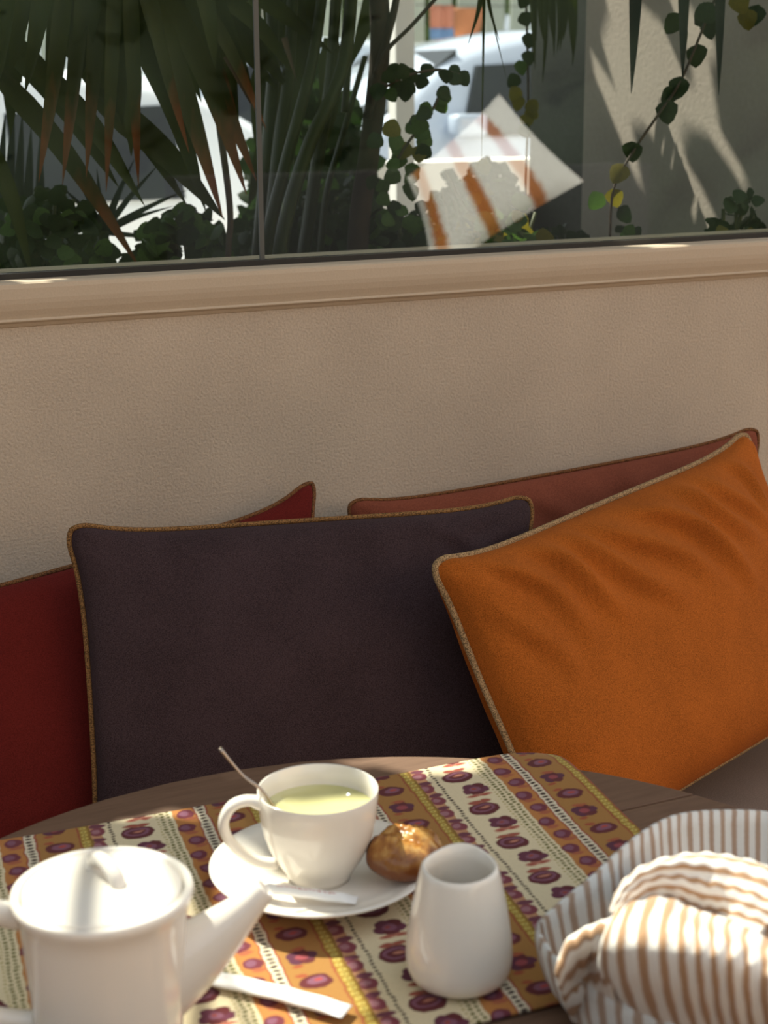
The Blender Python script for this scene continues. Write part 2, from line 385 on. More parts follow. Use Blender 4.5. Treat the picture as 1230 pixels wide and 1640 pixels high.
# ================================================================== PILLOWS
def pillow(name, label, c, psi, th, ph, a, bb, t, mat, pmat, pr=.0034, creases=(), seed=0, puff=.5, pin=.05):
    r = np.random.default_rng(seed)
    ax, ay = Vector((1, 0, 0)), Vector((0, math.sin(th), math.cos(th)))
    cs, sn = math.cos(ph), math.sin(ph); lx = ax*cs+ay*sn; ly = ay*cs-ax*sn
    R = Matrix.Rotation(psi, 3, 'Z'); lx = R@lx; ly = R@ly; lz = lx.cross(ly); c = Vector(c)
    rc = .030
    def outl(u, v):
        x, y = a*u, bb*v
        qx, qy = (abs(x)-(a-rc))/rc, (abs(y)-(bb-rc))/rc
        if qx > 0 and qy > 0:
            l = math.hypot(qx, qy); k = max(qx, qy)/l
            x = math.copysign((a-rc)+qx*k*rc, u); y = math.copysign((bb-rc)+qy*k*rc, v)
        ue, ve = min(1, abs(x)/(a-.3*rc)), min(1, abs(y)/(bb-.3*rc))
        return x*(1-pin*(bb/a)**.5*(1-ve**4.5)*ue**2), y*(1-pin*1.15*(1-ue**6)*ve**2)
    ph_ = r.uniform(0, 6, 12)
    def wav(u, v):   # seam waviness out of plane
        return .004*math.sin(5*u+ph_[0])*abs(v)**3 + .004*math.sin(4*v+ph_[1])*abs(u)**3
    def height(u, v):
        q = max(0, (1-u*u))**.5*max(0, (1-v*v))**.5
        h = t*q**(puff*2*.72)
        e = min(1, 6*(1-abs(u)))*min(1, 6*(1-abs(v)))
        h += e*t*.10*(math.sin(3.1*u+2.2*v+ph_[2])*math.sin(2.3*v-1.2*u+ph_[3]))
        # gathers along the seams
        h += e*.0022*math.sin(26*u+3*v+ph_[4]+1.5*math.sin(5*u+ph_[6]))*math.exp(-(1-abs(v))/.16)
        h += e*.0022*math.sin(20*v+3*u+ph_[5]+1.2*math.sin(4*v+ph_[7]))*math.exp(-(1-abs(u))/.12)
        for (u0, v0, u1, v1, amp, wd) in creases:
            dx, dy = u1-u0, (v1-v0)*bb/a; L = math.hypot(dx, dy); px, py = u-u0, (v-v0)*bb/a
            s = (px*dx+py*dy)/L/L; d = (px*dy-py*dx)/L + .03*math.sin(s*4+u0*9)
            if -.15 < s < 1.15:
                k = math.exp(-(d/wd)**2)*max(0, math.sin(math.pi*(s+.15)/1.3))**.8
                h += e*amp*k*(1 if amp > 0 else 1)
                h += -e*amp*.7*math.exp(-((d-wd*1.6)/wd)**2)*max(0, math.sin(math.pi*(s+.15)/1.3))
        return h
    nu, nv = 84, 60
    U = [-math.cos(math.pi*i/nu)*.35 + (2*i/nu-1)*.65 for i in range(nu+1)]; W = [-math.cos(math.pi*i/nv)*.35+(2*i/nv-1)*.65 for i in range(nv+1)]
    sheets = []
    for side in (1, -1):
        P = []
        for u in U:
            row = []
            for v in W:
                x, y = outl(u, v); row.append(c + lx*x + ly*y + lz*(side*height(u, v)+wav(u, v)))
            P.append(row)
        sheets.append(grid(P, flip=side < 0))
    base = Vector((c.x, c.y, .50))
    T = thing(name, base, label, 'pillow')
    obj('cover', join(*sheets), mat, T)
    seam = [(u, -1) for u in np.linspace(-1, 1, 70)[:-1]] + [(1, v) for v in np.linspace(-1, 1, 50)[:-1]] + [(u, 1) for u in np.linspace(1, -1, 70)[:-1]] + [(-1, v) for v in np.linspace(1, -1, 50)[:-1]]
    pts = []
    for u, v in seam:
        x, y = outl(u, v); l = math.hypot(x, y); pts.append(c + lx*(x*(1+.002/l)) + ly*(y*(1+.002/l)) + lz*wav(u, v))
    obj('piping', tube(pts, pr, 8, closed=True), pmat, T)
    return T
D = math.radians
pillow('pillow', 'dark red cushion leaning on the wall behind the plum one', (.4592, -.1296, .678), D(2.3), D(22.7), D(7.1), .25, .165, .036, M_red, M_pipe3, .0026, seed=1, pin=.15)
pillow('pillow', 'long terracotta cushion leaning on the wall, furthest right', (1.0165, -.0945, .685), D(-3.0), D(11.5), D(3.9), .29, .165, .044, M_terra, M_pipe3, .0022, seed=2, pin=.085,
       creases=[(-.2, .95, .0, .4, .004, .05), (.2, .95, .35, .3, .004, .05), (.55, .95, .65, .3, .004, .05)])
pillow('pillow', 'large dark plum cushion with ochre piping, in the middle', (.6085, -.238, .685), D(-6.9), D(15), D(-1.4), .257, .184, .042, M_plum, M_pipe2, .0027, seed=3, pin=.075,
       creases=[(.55, .95, .75, .55, .004, .04), (.9, .9, .65, .6, .003, .04)])
pillow('pillow', 'orange velvet cushion with woven tan piping, in front at right', (.9900, -.2990, .6955), D(16.5), D(24.5), D(5.6), .284, .176, .066, M_orange, M_pipe, .0036, seed=4, pin=.085,
       creases=[(-.80, .96, -.55, .30, .008, .035), (-.62, .96, -.34, .35, .011, .035), (-.44, .97, -.08, .25, .011, .035), (-.26, .97, .10, .30, .010, .035), (-.05, .97, .38, .20, .013, .04), (.22, .97, .52, .40, .010, .04), (.42, .97, .68, .35, .009, .04), (.66, .97, .78, .5, .008, .035), (-.9, .7, -.7, .1, .006, .04)])

# ================================================================== TABLE
TC, TR, TZ = Vector((.393, -.887, 0)), .404, .72
tb = thing('round_table', TC, 'round dark wooden plank table laid for tea', 'table')
def plank(y0, y1):
    pts = []; n = 26; g = .0011
    y0 += g; y1 -= g
    def hx(y): return math.sqrt(max(0, TR*TR-y*y))
    ys = np.linspace(max(y0, -TR+.0005), min(y1, TR-.0005), n)
    right = [(hx(y), y) for y in ys]; left = [(-hx(y), y) for y in reversed(ys)]
    poly = right+left; k = len(poly); V_ = []
    for ins, z in ((0, TZ-.030), (0, TZ-.004), (.0025, TZ-.0005), (.006, TZ)):
        cx, cy = 0, (y0+y1)/2
        for x, y in poly:
            d = Vector((x-cx, y-cy)); l = d.length; s = (l-ins*.6)/l; V_.append((TC.x+cx+d.x*s, TC.y+cy+d.y*s, z))
    f = [(r*k+i, r*k+(i+1) % k, (r+1)*k+(i+1) % k, (r+1)*k+i) for r in range(3) for i in range(k)] + [tuple(reversed(range(k))), tuple(range(3*k, 4*k))]
    return V_, f
for y0, y1 in ((-TR, -.19), (-.19, 0), (0, .188), (.188, TR)): obj('plank', plank(y0, y1), M_wood, tb, smooth=False)
obj('support_board', box(TC.x-.30, TC.x+.30, TC.y-.05, TC.y+.05, TZ-.06, TZ-.030), M_wood2, tb, smooth=False)
obj('pedestal', lathe([(.0, TZ-.06), (.05, TZ-.06), (.05, TZ-.12), (.035, TZ-.2), (.035, .12), (.06, .05), (.0, .05)], TC, 24), M_wood2, tb)
obj('base', lathe([(.0, .05), (.2, .045), (.24, .015), (.24, 0), (0, 0)], TC, 32), M_wood2, tb)

# ================================================================== PLACEMAT
FR = PZ(885, 1203, TZ); eU = Vector((-.9976, .0686, 0)); eV = Vector((-.0686+.0, -.9976, 0))
def matpt(u, v):
    q = FR + eU*u + eV*v + eU*(.06*v)*1.0
    z = TZ+.0022 + .0018*math.sin(u*26+v*11) * math.exp(-u*4) + .0012*math.sin(v*30+u*8)*math.exp(-u*7) + .0012
    d = (Vector((q.x, q.y, 0))-TC).length
    if d > TR-.004:            # hangs over the table edge
        e = d-(TR-.004); z -= min(.10, e*e*6)+.0 if e < .06 else .022+(e-.06)*.8
    return Vector((q.x, q.y, z))
nu, nv, MW, MH = 124, 74, .62, .3675
P, UVm = [], []
for i in range(nu+1):
    P.append([matpt(MW*i/nu, MH*j/nv) for j in range(nv+1)]); UVm += [(MW*i/nu+MW*0+.06*MH*j/nv, MH*j/nv) for j in range(nv+1)]
top = grid(P, flip=False); bot = ([q-Vector((0, 0, .0014)) for q in top[0]], [tuple(reversed(q)) for q in top[1]])
pm = obj('placemat', (top[0]+bot[0], top[1]+[tuple(i+len(top[0]) for i in q) for q in bot[1]]), M_mat, base=(FR.x-.3, FR.y-.18, TZ), uvs=UVm+UVm)
tag(pm, 'printed cotton placemat with floral stripes on the table', 'placemat')
MZ = TZ+.0052

# ================================================================== SAUCER, CUP, TEA, SPOON, BUN
SC = Vector((.403, -.721, 0))
sp = [(0, .006), (.026, .006), (.030, .0), (.034, .0), (.036, .004), (.055, .009), (.070, .0145), (.0795, .0195), (.0802, .0208), (.0792, .0216), (.070, .0175), (.055, .0118), (.040, .0085), (.030, .0080), (.0, .0078)]
so = obj('saucer', lathe([(r, MZ+z) for r, z in sp], SC, 72), M_china, base=(SC.x, SC.y, MZ))
tag(so, 'white china saucer under the teacup', 'saucer')
CR = PZ(509, 1262, .803); CC = Vector((CR.x, CR.y, 0)); CZ = MZ+.0080; H = .803-CZ
cup = thing('teacup', (CC.x, CC.y, CZ), 'white china teacup full of pale green tea', 'cup')
outer = [(0, .002), (.019, .002), (.0205, 0), (.0225, 0), (.0235, .0035), (.0262, .008), (.0315, .016), (.0365, .026), (.0400, .037), (.0422, .050), (.0432, .062), (.0436, H-.001)]
inner = [(.0432, H), (.0424, H-.0006), (.0412, .058), (.0395, .044), (.036, .030), (.030, .018), (.020, .009), (0, .007)]
obj('body', lathe([(r, CZ+z) for r, z in outer+inner], CC, 72), M_china, cup)
hd = Vector((-.955, .22, 0)).normalized()
hp = spline([CC+hd*x+Vector((0, 0, CZ+z)) for x, z in ((.040, .061), (.050, .0655), (.062, .0625), (.0685, .051), (.066, .038), (.056, .025), (.045, .017), (.031, .0135))], 26)
obj('handle', tube(hp, [.0055 if i > 2 else .0065 for i in range(26)], 12, flat=.72, ref=hd), M_china, cup)
TZ_ = .787
tea = obj('tea', lathe([(0, TZ_), (.0409, TZ_+.0002), (.0411, TZ_+.0007), (.0405, TZ_-.002), (0, TZ_-.004)], CC, 48), M_tea, cup); tea['label'] = 'pale yellow green tea'
st, s0 = PZ(352, 1198, .838), PZ(421, 1268, .8045)
s1 = CC + Vector((-.015, .012, CZ+.03)); s2 = CC + Vector((.004, .006, CZ+.0125))
spn = thing('teaspoon', s2, 'thin steel teaspoon standing in the teacup', 'spoon')
hs = spline([st, st.lerp(s0, .5)+Vector((0, 0, -.003)), s0, s1], 24)
obj('handle', tube(hs, [.0018+.0006*math.exp(-(i/3)**2) for i in range(24)], 10, flat=.6), M_metal, spn)
bw = []
for i in range(9):
    r = .010*math.sin(math.pi*(i+.5)/9)**.6; cpt = s1.lerp(s2, i/8); t = (s2-s1).normalized(); x = t.cross(Vector((0, 0, 1))).normalized(); y = t.cross(x)
    bw.append([cpt+x*(r*math.cos(q*math.pi/6))+y*(.003*math.sin(q*math.pi/6)) for q in range(12)])
obj('bowl', grid(bw, closed_v=True), M_metal, spn)
# bun
BC = PZ(650, 1390, .744)
def bun_r(d):
    return 1 + .025*math.sin(4*d.x+1)+.02*math.sin(5*d.y+2*d.z)+.012*math.sin(11*d.x-7*d.y)
P = []
for i in range(33):
    th = math.pi*i/32; row = []
    for j in range(56):
        a = 2*math.pi*j/56; d = Vector((math.sin(th)*math.cos(a), math.sin(th)*math.sin(a), math.cos(th))); k = bun_r(d)
        z = d.z; zz = .0185*z**.85 if z > 0 else -.015*(-z)**.8
        if z > 0: zz += .0025*math.sin(9*d.x+4*d.y)*z + .0014*math.sin(23*d.x+5)*math.sin(19*d.y)*z
        row.append(Vector((BC.x+d.x*.0290*k, BC.y+d.y*.0275*k, MZ+.0105+.0185+zz)))
    P.append(row)
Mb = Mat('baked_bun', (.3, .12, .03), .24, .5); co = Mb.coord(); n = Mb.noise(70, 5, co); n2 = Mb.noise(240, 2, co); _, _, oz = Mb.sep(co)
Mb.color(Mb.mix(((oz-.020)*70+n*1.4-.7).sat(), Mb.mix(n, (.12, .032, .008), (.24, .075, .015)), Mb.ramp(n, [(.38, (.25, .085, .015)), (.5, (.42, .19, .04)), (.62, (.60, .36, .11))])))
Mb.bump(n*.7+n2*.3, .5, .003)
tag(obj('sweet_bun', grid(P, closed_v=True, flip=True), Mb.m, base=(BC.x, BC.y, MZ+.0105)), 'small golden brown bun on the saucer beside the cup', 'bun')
# paper sugar sticks
def packet_mat(name, ink, amount):
    M = Mat(name, (.86, .84, .81), .5, .3); u, v, _ = M.sep(M.coord('UV')); n = M.noise(1, 1, M.coord('UV'), (46, 14, 1))
    n2 = M.noise(1, 1, M.coord('UV'), (120, 5, 1))
    row = ((((v-.5).abs()*-1)+.13)*40).sat(); lim = ((u-.18)*40).sat()*((.80-u)*40).sat()
    M.color(M.mix(((n*.5+n2*.5-.5)*30).sat()*row*lim*amount, (.86, .84, .81), ink)); return M.m
def stick(label, a, bq, wd, h, ink, amt, bend=0):
    a, bq = Vector(a), Vector(bq); t = (bq-a); L = t.length; t.normalize(); y = Vector((-t.y, t.x, 0)).normalized(); up = t.cross(y)
    P, uv = [], []; n = 30
    for i in range(n+1):
        s = i/n; e = min(s, 1-s); fat = min(1, max(0, (e-.05)/.07)); row = []
        for j in range(14):
            q = 2*math.pi*j/14; row.append(a+t*(L*s)+y*(wd/2*math.cos(q)*(1-.05*fat)+bend*math.sin(math.pi*s))+up*((h/2*fat+.0004)*math.sin(q)+.00025*math.sin(s*25)*fat)+Vector((0, 0, h/2)))
            uv.append((s, .5+.5*math.cos(q)))
        P.append(row)
    v, f = grid(P, closed_v=True, flip=True); f.append(tuple(reversed(range(14)))); f.append(tuple(n*14+j for j in range(14)))
    o = obj('sugar_stick', (v, f), packet_mat('packet_'+str(len(bpy.data.materials)), ink, amt), base=tuple(a.lerp(bq, .5)), uvs=uv); return tag(o, label, 'sugar packet', 'paper sugar sticks')
stick('white paper sugar stick with red print on the saucer', PZ(412, 1424, MZ+.017), PZ(572, 1447, MZ+.0125), .0115, .005, (.45, .07, .04), .9)
stick('plain white paper sugar stick lying on the placemat', PZ(312, 1566, MZ+.001), PZ(556, 1626, MZ+.001), .0165, .005, (.75, .45, .42), .35, .002)

# ================================================================== CREAMER
KC = PZ(735, 1563, MZ); KC.z = 0; KH = .0800; sd = math.atan2(.85, .55)
kp = [(0, .002), (.026, .002), (.029, .0005), (.0325, .004), (.0345, .010), (.0352, .018), (.0340, .032), (.0312, .050), (.0280, .066), (.0258, .0755), (.0247, KH-.0008), (.0236, KH), (.0220, KH-.0010), (.0222, .070), (.0265, .055), (.0295, .035), (.030, .014), (.024, .007), (0, .006)]
def kw(a, r, z):
    d = math.cos(a-sd); f = max(0, min(1, (z-.045)/(KH-.045))); g = max(0, d)**5
    rr = r*(1+.15*g*f*f - .03*f*max(0, -d))
    return Vector((KC.x+rr*math.cos(a), KC.y+rr*math.sin(a), MZ+z+f*f*(.0022*g-.0012*max(0, -d)**2)))
ck = obj('creamer_jug', lathe(kp, KC, 72, kw), M_china, base=(KC.x, KC.y, MZ))
tag(ck, 'small handleless white china creamer jug', 'jug')

# ================================================================== TEAPOT
TPC = PZ(164, 1425, .835); TPC.z = 0; R0 = MZ; TH = .835-R0
tp = thing('teapot', (TPC.x, TPC.y, R0), 'white china teapot with a sunlit lid at left', 'teapot')
bp = [(0, .003), (.036, .003), (.039, 0), (.0415, .001), (.043, .006), (.0445, .03), (.0465, .06), (.0485, .09), (.0497, TH-.012), (.0515, TH-.007), (.0530, TH-.004), (.0535, TH-.001), (.0528, TH+.0015), (.0505, TH+.0022), (.0478, TH+.0010), (.0472, TH-.004), (.046, TH-.02), (.043, .02), (.03, .008), (0, .007)]
obj('body', lathe([(r, R0+z) for r, z in bp], TPC, 80), M_china, tp)
lp = [(.0466, -.003), (.0466, .0006), (.0455, .0018), (.043, .0022), (.030, .0035), (.015, .0048), (0, .0052), ]
lid = obj('lid', lathe([(r, R0+TH+z) for r, z in lp], TPC, 72), M_china, tp)
k0, k1 = PZ(150, 1374, .842), PZ(203, 1413, .842); kd = (k1-k0); kd.z = 0
kc = (k0+k1)/2; kc = Vector((TPC.x, TPC.y, 0)).lerp(kc, .6); kdv = kd.normalized()
arch = spline([Vector((kc.x, kc.y, R0+TH))+kdv*x+Vector((0, 0, z)) for x, z in ((-.0145, .002), (-.0145, .0085), (-.009, .0135), (.001, .0135), (.010, .0095), (.0155, .002))], 20)
obj('lid_knob', tube(arch, [.0042]*20, 12, flat=1.25), M_china, lid)
sdv = Vector((.995, -.10, 0)).normalized(); side = Vector((-sdv.y, sdv.x, 0))
tip = PZ(428, 1414, .826); L = (Vector((tip.x, tip.y, 0))-TPC); sdv = L.normalized(); side = Vector((-sdv.y, sdv.x, 0)); Lh = L.length
P, Pi = [], []
for i in range(26):
    s = i/25; x = .034+(Lh-.036)*(s**.92); zc = .048+(tip.z-R0-.048-.004)*s**1.15
    hh = .0225*(1-s)**1.2+.0075; ww = .014*(1-s)**.9+.0070
    tl = Vector((0, 0, 1)); nrm = (Vector((0, 0, 1))*(.95-.25*s) - sdv*(.15+.45*s)).normalized()
    row = []; ri = []
    for j in range(28):
        q = 2*math.pi*j/28; off = side*(ww*math.cos(q))+nrm*(hh*math.sin(q)); cpt = TPC+sdv*x+Vector((0, 0, R0+zc))
        row.append(cpt+off); ri.append(cpt+off*.72)
    P.append(row); Pi.append(ri)
lipc = [[a_.lerp(b_, .5)+sdv*.0012+Vector((0, 0, .0008)) for a_, b_ in zip(P[-1], Pi[-1])]]
obj('spout', grid(P+lipc+Pi[:11:-1], closed_v=True, flip=True), M_china, tp)
hdv = Vector((-.97, .24, 0)).normalized()
hp = spline([TPC+hdv*x+Vector((0, 0, R0+z)) for x, z in ((.047, TH-.013), (.062, TH-.008), (.078, TH-.012), (.088, TH-.032), (.086, TH-.058), (.072, TH-.074), (.058, TH-.080), (.044, TH-.083))], 30)
obj('handle', tube(hp, .0062, 12, flat=1.3, ref=hdv), M_china, tp)

# ================================================================== STRIPED CLOTH BASKET AND NAPKIN
BKC = Vector((.62, -1.0, 0))
rimpx = [(858, 1490, .772), (866, 1472, .782), (905, 1437, .793), (950, 1400, .80), (985, 1366, .80), (1020, 1337, .80), (1050, 1318, .80), (1080, 1305, .80), (1115, 1299, .798), (1150, 1297, .796), (1190, 1297, .794), (1230, 1300, .79)]
rim = [PZ(*q) for q in rimpx]
a0 = math.atan2(rim[0].y-BKC.y, rim[0].x-BKC.x); a1 = math.atan2(rim[-1].y-BKC.y, rim[-1].x-BKC.x)
for k in range(1, 26):
    a = a1 - (a1-(a0-2*math.pi))*k/26; rr = .135 + (.03*max(0, (k-19)/6) if k > 19 else 0); rim.append(BKC+Vector((rr*math.cos(a), rr*math.sin(a), .79 - (.018*(k-19)/6 if k > 19 else 0))))
rim = spline(rim+[rim[0]], 240)[:-1]
rim.reverse()
rows = [(.55, .0), (.80, .0), (.90, .02), (.96, .25), (.985, .55), (1.0, .85), (1.003, 1.0)]
inn = [(.985, 1.0), (.975, .85), (.95, .5), (.90, .2), (.80, .06), (.55, .05), (0.02, .05)]
P, uv = [], []
NS = 74
for i, q in enumerate(rim):
    d = Vector((q.x-BKC.x, q.y-BKC.y, 0)); wob = 1+.012*math.sin(i*.9)+.008*math.sin(i*.37); zr = q.z-(TZ+.006); col_ = []
    for k, (s, z) in enumerate(rows+inn):
        f = z; w_ = 1+(wob-1)*f*(1 if z > 0.9 else .6)*(0 if z > .95 else 1); col_.append(BKC+d*(s*w_)+Vector((0, 0, TZ+.006+zr*z))); uv.append((i*NS/len(rim), k/14))
    P.append(col_)
v, f = grid(P, closed_u=True)
bk = obj('bread_basket', (v, f), M_stripe2, base=(BKC.x, BKC.y, TZ+.006), uvs=uv)
tag(bk, 'striped soft fabric bread basket under the bunched napkin', 'basket')

def sheet(ctrl, su, sv, u0, du, along='u', wr=.0):
    """ctrl[row][col] px,py,z -> interpolated surface, with stripe uvs"""
    R_ = [spline([PZ(*q) for q in row], su) for row in ctrl]
    cols = [spline([R_[r][i] for r in range(len(R_))], sv) for i in range(su)]
    uvs = []
    for i in range(su):
        for j in range(sv): uvs.append((u0+du*(i/(su-1) if along == 'u' else j/(sv-1)), j/(sv-1)))
    if wr:
        for i in range(su):
            for j in range(sv): cols[i][j] = cols[i][j] + Vector((0, 0, wr*math.sin(i*.7+j*.25)*math.sin(j*.33+1)))
    v, f = grid(cols); return v, f, uvs
shM = sheet([[(1000,1440,.800),(1035,1425,.800),(1080,1425,.800),(1115,1440,.800),(1145,1450,.80),(1180,1460,.80),(1225,1470,.80),(1280,1500,.80)],
             [(984,1468,.836),(1015,1450,.842),(1062,1446,.846),(1097,1464,.846),(1128,1478,.846),(1165,1490,.844),(1208,1512,.838),(1262,1545,.832)],
             [(966,1505,.830),(1000,1500,.840),(1050,1498,.846),(1095,1508,.848),(1132,1518,.848),(1168,1530,.846),(1210,1545,.840),(1262,1570,.834)],
             [(962,1548,.806),(1000,1550,.820),(1052,1552,.828),(1098,1560,.830),(1136,1568,.830),(1172,1578,.828),(1212,1590,.824),(1262,1610,.82)],
             [(976,1590,.775),(1014,1600,.790),(1064,1608,.797),(1108,1616,.800),(1144,1622,.80),(1180,1630,.80),(1220,1640,.797),(1266,1655,.792)],
             [(1004,1626,.748),(1042,1650,.752),(1088,1668,.757),(1128,1676,.760),(1160,1682,.76),(1196,1690,.76),(1236,1700,.757),(1276,1710,.752)],
             [(1030,1640,.733),(1064,1668,.733),(1106,1690,.733),(1142,1700,.733),(1172,1706,.733),(1206,1712,.733),(1246,1720,.733),(1282,1730,.733)]], 90, 64, 0, 10.5, 'u', .0012)
shB = sheet([[(1006,1484,.822),(1032,1470,.826),(1068,1462,.826),(1098,1468,.822),(1118,1476,.818),(1137,1480,.820),(1165,1488,.826),(1206,1504,.828)],
             [(996,1470,.834),(1020,1446,.840),(1052,1430,.843),(1090,1432,.842),(1122,1446,.836),(1155,1450,.836),(1190,1458,.838),(1235,1474,.836)],
             [(984,1462,.838),(1005,1428,.848),(1040,1404,.853),(1085,1398,.853),(1128,1406,.850),(1170,1414,.848),(1212,1426,.846),(1262,1450,.84)],
             [(976,1456,.832),(992,1420,.844),(1026,1390,.853),(1080,1372,.856),(1130,1368,.854),(1178,1374,.850),(1225,1386,.845),(1280,1415,.836)],
             [(985,1440,.79),(1002,1410,.80),(1036,1385,.80),(1085,1372,.80),(1132,1370,.80),(1178,1378,.80),(1225,1392,.80),(1280,1420,.79)],
             [(1000,1440,.755),(1018,1420,.755),(1050,1402,.755),(1095,1395,.755),(1136,1396,.755),(1178,1402,.755),(1225,1415,.755),(1275,1440,.755)]], 90, 60, 0, 9.5, 'v', .0008)
shL = sheet([[(905,1528,.785),(925,1505,.785),(950,1494,.785),(975,1488,.785),(1000,1480,.785)],
             [(893,1556,.800),(908,1512,.812),(938,1490,.820),(968,1478,.828),(992,1468,.832)],
             [(892,1572,.795),(914,1536,.806),(944,1516,.814),(966,1508,.822),(985,1506,.828)],
             [(898,1588,.778),(922,1566,.778),(944,1550,.786),(962,1546,.802),(978,1548,.812)],
             [(904,1606,.762),(928,1594,.765),(950,1588,.772),(968,1586,.780),(984,1590,.786)],
             [(918,1630,.738),(942,1628,.742),(964,1626,.748),(984,1628,.752),(1002,1634,.752)],
             [(930,1640,.732),(954,1640,.732),(976,1640,.732),(996,1642,.732),(1014,1648,.732)]], 44, 50, 0, 6.0, 'v', .0015)
shR = sheet([[(1120,1500,.83),(1140,1512,.83),(1165,1522,.83),(1195,1532,.83),(1235,1548,.825)],
             [(1118,1484,.846),(1142,1486,.853),(1170,1496,.856),(1200,1514,.852),(1240,1542,.845)],
             [(1128,1470,.842),(1150,1472,.853),(1178,1484,.856),(1208,1504,.852),(1246,1532,.845)],
             [(1136,1470,.825),(1158,1470,.832),(1186,1482,.835),(1214,1500,.832),(1250,1526,.825)]], 36, 20, .3, 1.2, 'v', .0005)
nap = obj('striped_napkin', join(shM, shB, shL), M_stripe, base=(PZ(1080, 1560, .74).x, PZ(1080, 1560, .74).y, .735))
sm_ = nap.modifiers.new('thick', 'SOLIDIFY'); sm_.thickness = .0016; sm_.offset = -1
tag(nap, 'brown and white striped linen napkin bunched in the basket', 'napkin')

# ================================================================== OUTSIDE PLANTS
def ribbon(pts, wmax, n=14, shape='blade', fold=.22, twist=0., facing=None):
    c = spline(pts, n); P, uv = [], []
    for i, p in enumerate(c):
        s = i/(n-1); t = (c[min(i+1, n-1)]-c[max(i-1, 0)]).normalized(); vdir = facing or (CAM-p).normalized()
        x = t.cross(vdir).normalized(); nn = x.cross(t); x = (x*math.cos(twist)+nn*math.sin(twist)); nn = x.cross(t)
        if shape == 'blade': w_ = wmax*(min(1, .55+s*2))*max(0.02, 1-s**2.6)
        elif shape == 'spike': w_ = wmax*max(.02, 1-s)**.8
        else: w_ = wmax
        P.append([p-x*w_/2, p-nn*(w_*fold), p+x*w_/2]); uv += [(0, s), (.5, s), (1, s)]
    v, f = grid(P); return v, f, uv
def px_path(lst, Y): return [PY(x, y, Y+(q[0] if q else 0)) for x, y, *q in lst]
def sz(px, Y): return px*(Y+1.7)/.906/F_PX        # pixels at the plane y=Y to metres, roughly

# fan palm with hanging leaves, left
pl = thing('fan_palm', (.28, .55, .80), 'fan palm with drooping brown-tipped leaves behind left glass', 'palm')
Yp = .34
hang = [((108, -60), (62, 292), 27, 1), ((135, -60), (100, 296), 27, 1), ((160, -60), (138, 284), 26, 1), ((185, -60), (170, 308), 22, 1), ((207, -60), (222, 300), 24, 1),
        ((75, -60), (40, 150), 30, 0), ((40, -60), (18, 120), 34, 0), ((10, -60), (-10, 160), 34, 0), ((228, -60), (303, 245), 24, 1), ((150, -70), (120, 150), 40, 0), ((190, -70), (196, 200), 40, 0), ((95, -70), (86, 150), 34, 0)]
for (a_, b_, w_, tp_) in hang:
    Y = Yp+random.uniform(-.03, .05); mid = ((a_[0]*.55+b_[0]*.45), (a_[1]*.5+b_[1]*.5))
    obj('leaf_segment', ribbon([PY(*a_, Y), PY(*mid, Y-.02), PY(*b_, Y+.02)], sz(w_, Y), 14, 'blade', .22, random.uniform(-.4, .4)), M_palmtip if tp_ else M_palm, pl)
diag = [((225, -40), (357, 350), 40, 1), ((250, -40), (395, 312), 38, 1), ((262, -40), (411, 290), 38, 1), ((275, -40), (390, 228), 28, 1), ((290, -40), (426, 205), 24, 1), ((215, 40), (330, 340), 40, 0),
        ((-20, 100), (226, 432), 36, 1), ((150, 150), (360, 352), 44, 0), ((40, 90), (232, 330), 34, 0), ((-10, 40), (190, 300), 40, 0), ((-30, 210), (52, 446), 30, 0), ((100, 60), (300, 330), 38, 0), ((310, -40), (480, 130), 30, 0), ((300, -40), (350, 190), 34, 0), ((320, -40), (345, 110), 28, 0), ((200, 60), (210, 250), 40, 0)]
for (a_, b_, w_, tp_) in diag:
    Y = Yp+.12+random.uniform(-.06, .12); mid = (a_[0]*.5+b_[0]*.5+random.uniform(2, 12), a_[1]*.52+b_[1]*.48-random.uniform(0, 10))
    obj('leaf_segment', ribbon([PY(*a_, Y), PY(*mid, Y-.01), PY(*b_, Y)], sz(w_, Y), 14, 'blade', .2, random.uniform(-.5, .5)), M_palmtip if tp_ else M_palm, pl)
# backing mass of older leaves up at the crown
for k in range(34):
    x0 = random.uniform(-60, 330); ang = random.uniform(-.35, .55)+(x0-130)/500; L_ = random.uniform(190, 300); y0 = random.uniform(-120, -60)
    Y = .62+random.uniform(-.1, .22); b_ = (x0+L_*math.sin(ang), y0+L_*math.cos(ang))
    obj('leaf_segment', ribbon([PY(x0, y0, Y), PY((x0+b_[0])/2, (y0+b_[1])/2, Y-.03), PY(*b_, Y+.02)], sz(random.uniform(34, 50), Y), 10, 'blade', .2, random.uniform(-.5, .5)), M_palm, pl)
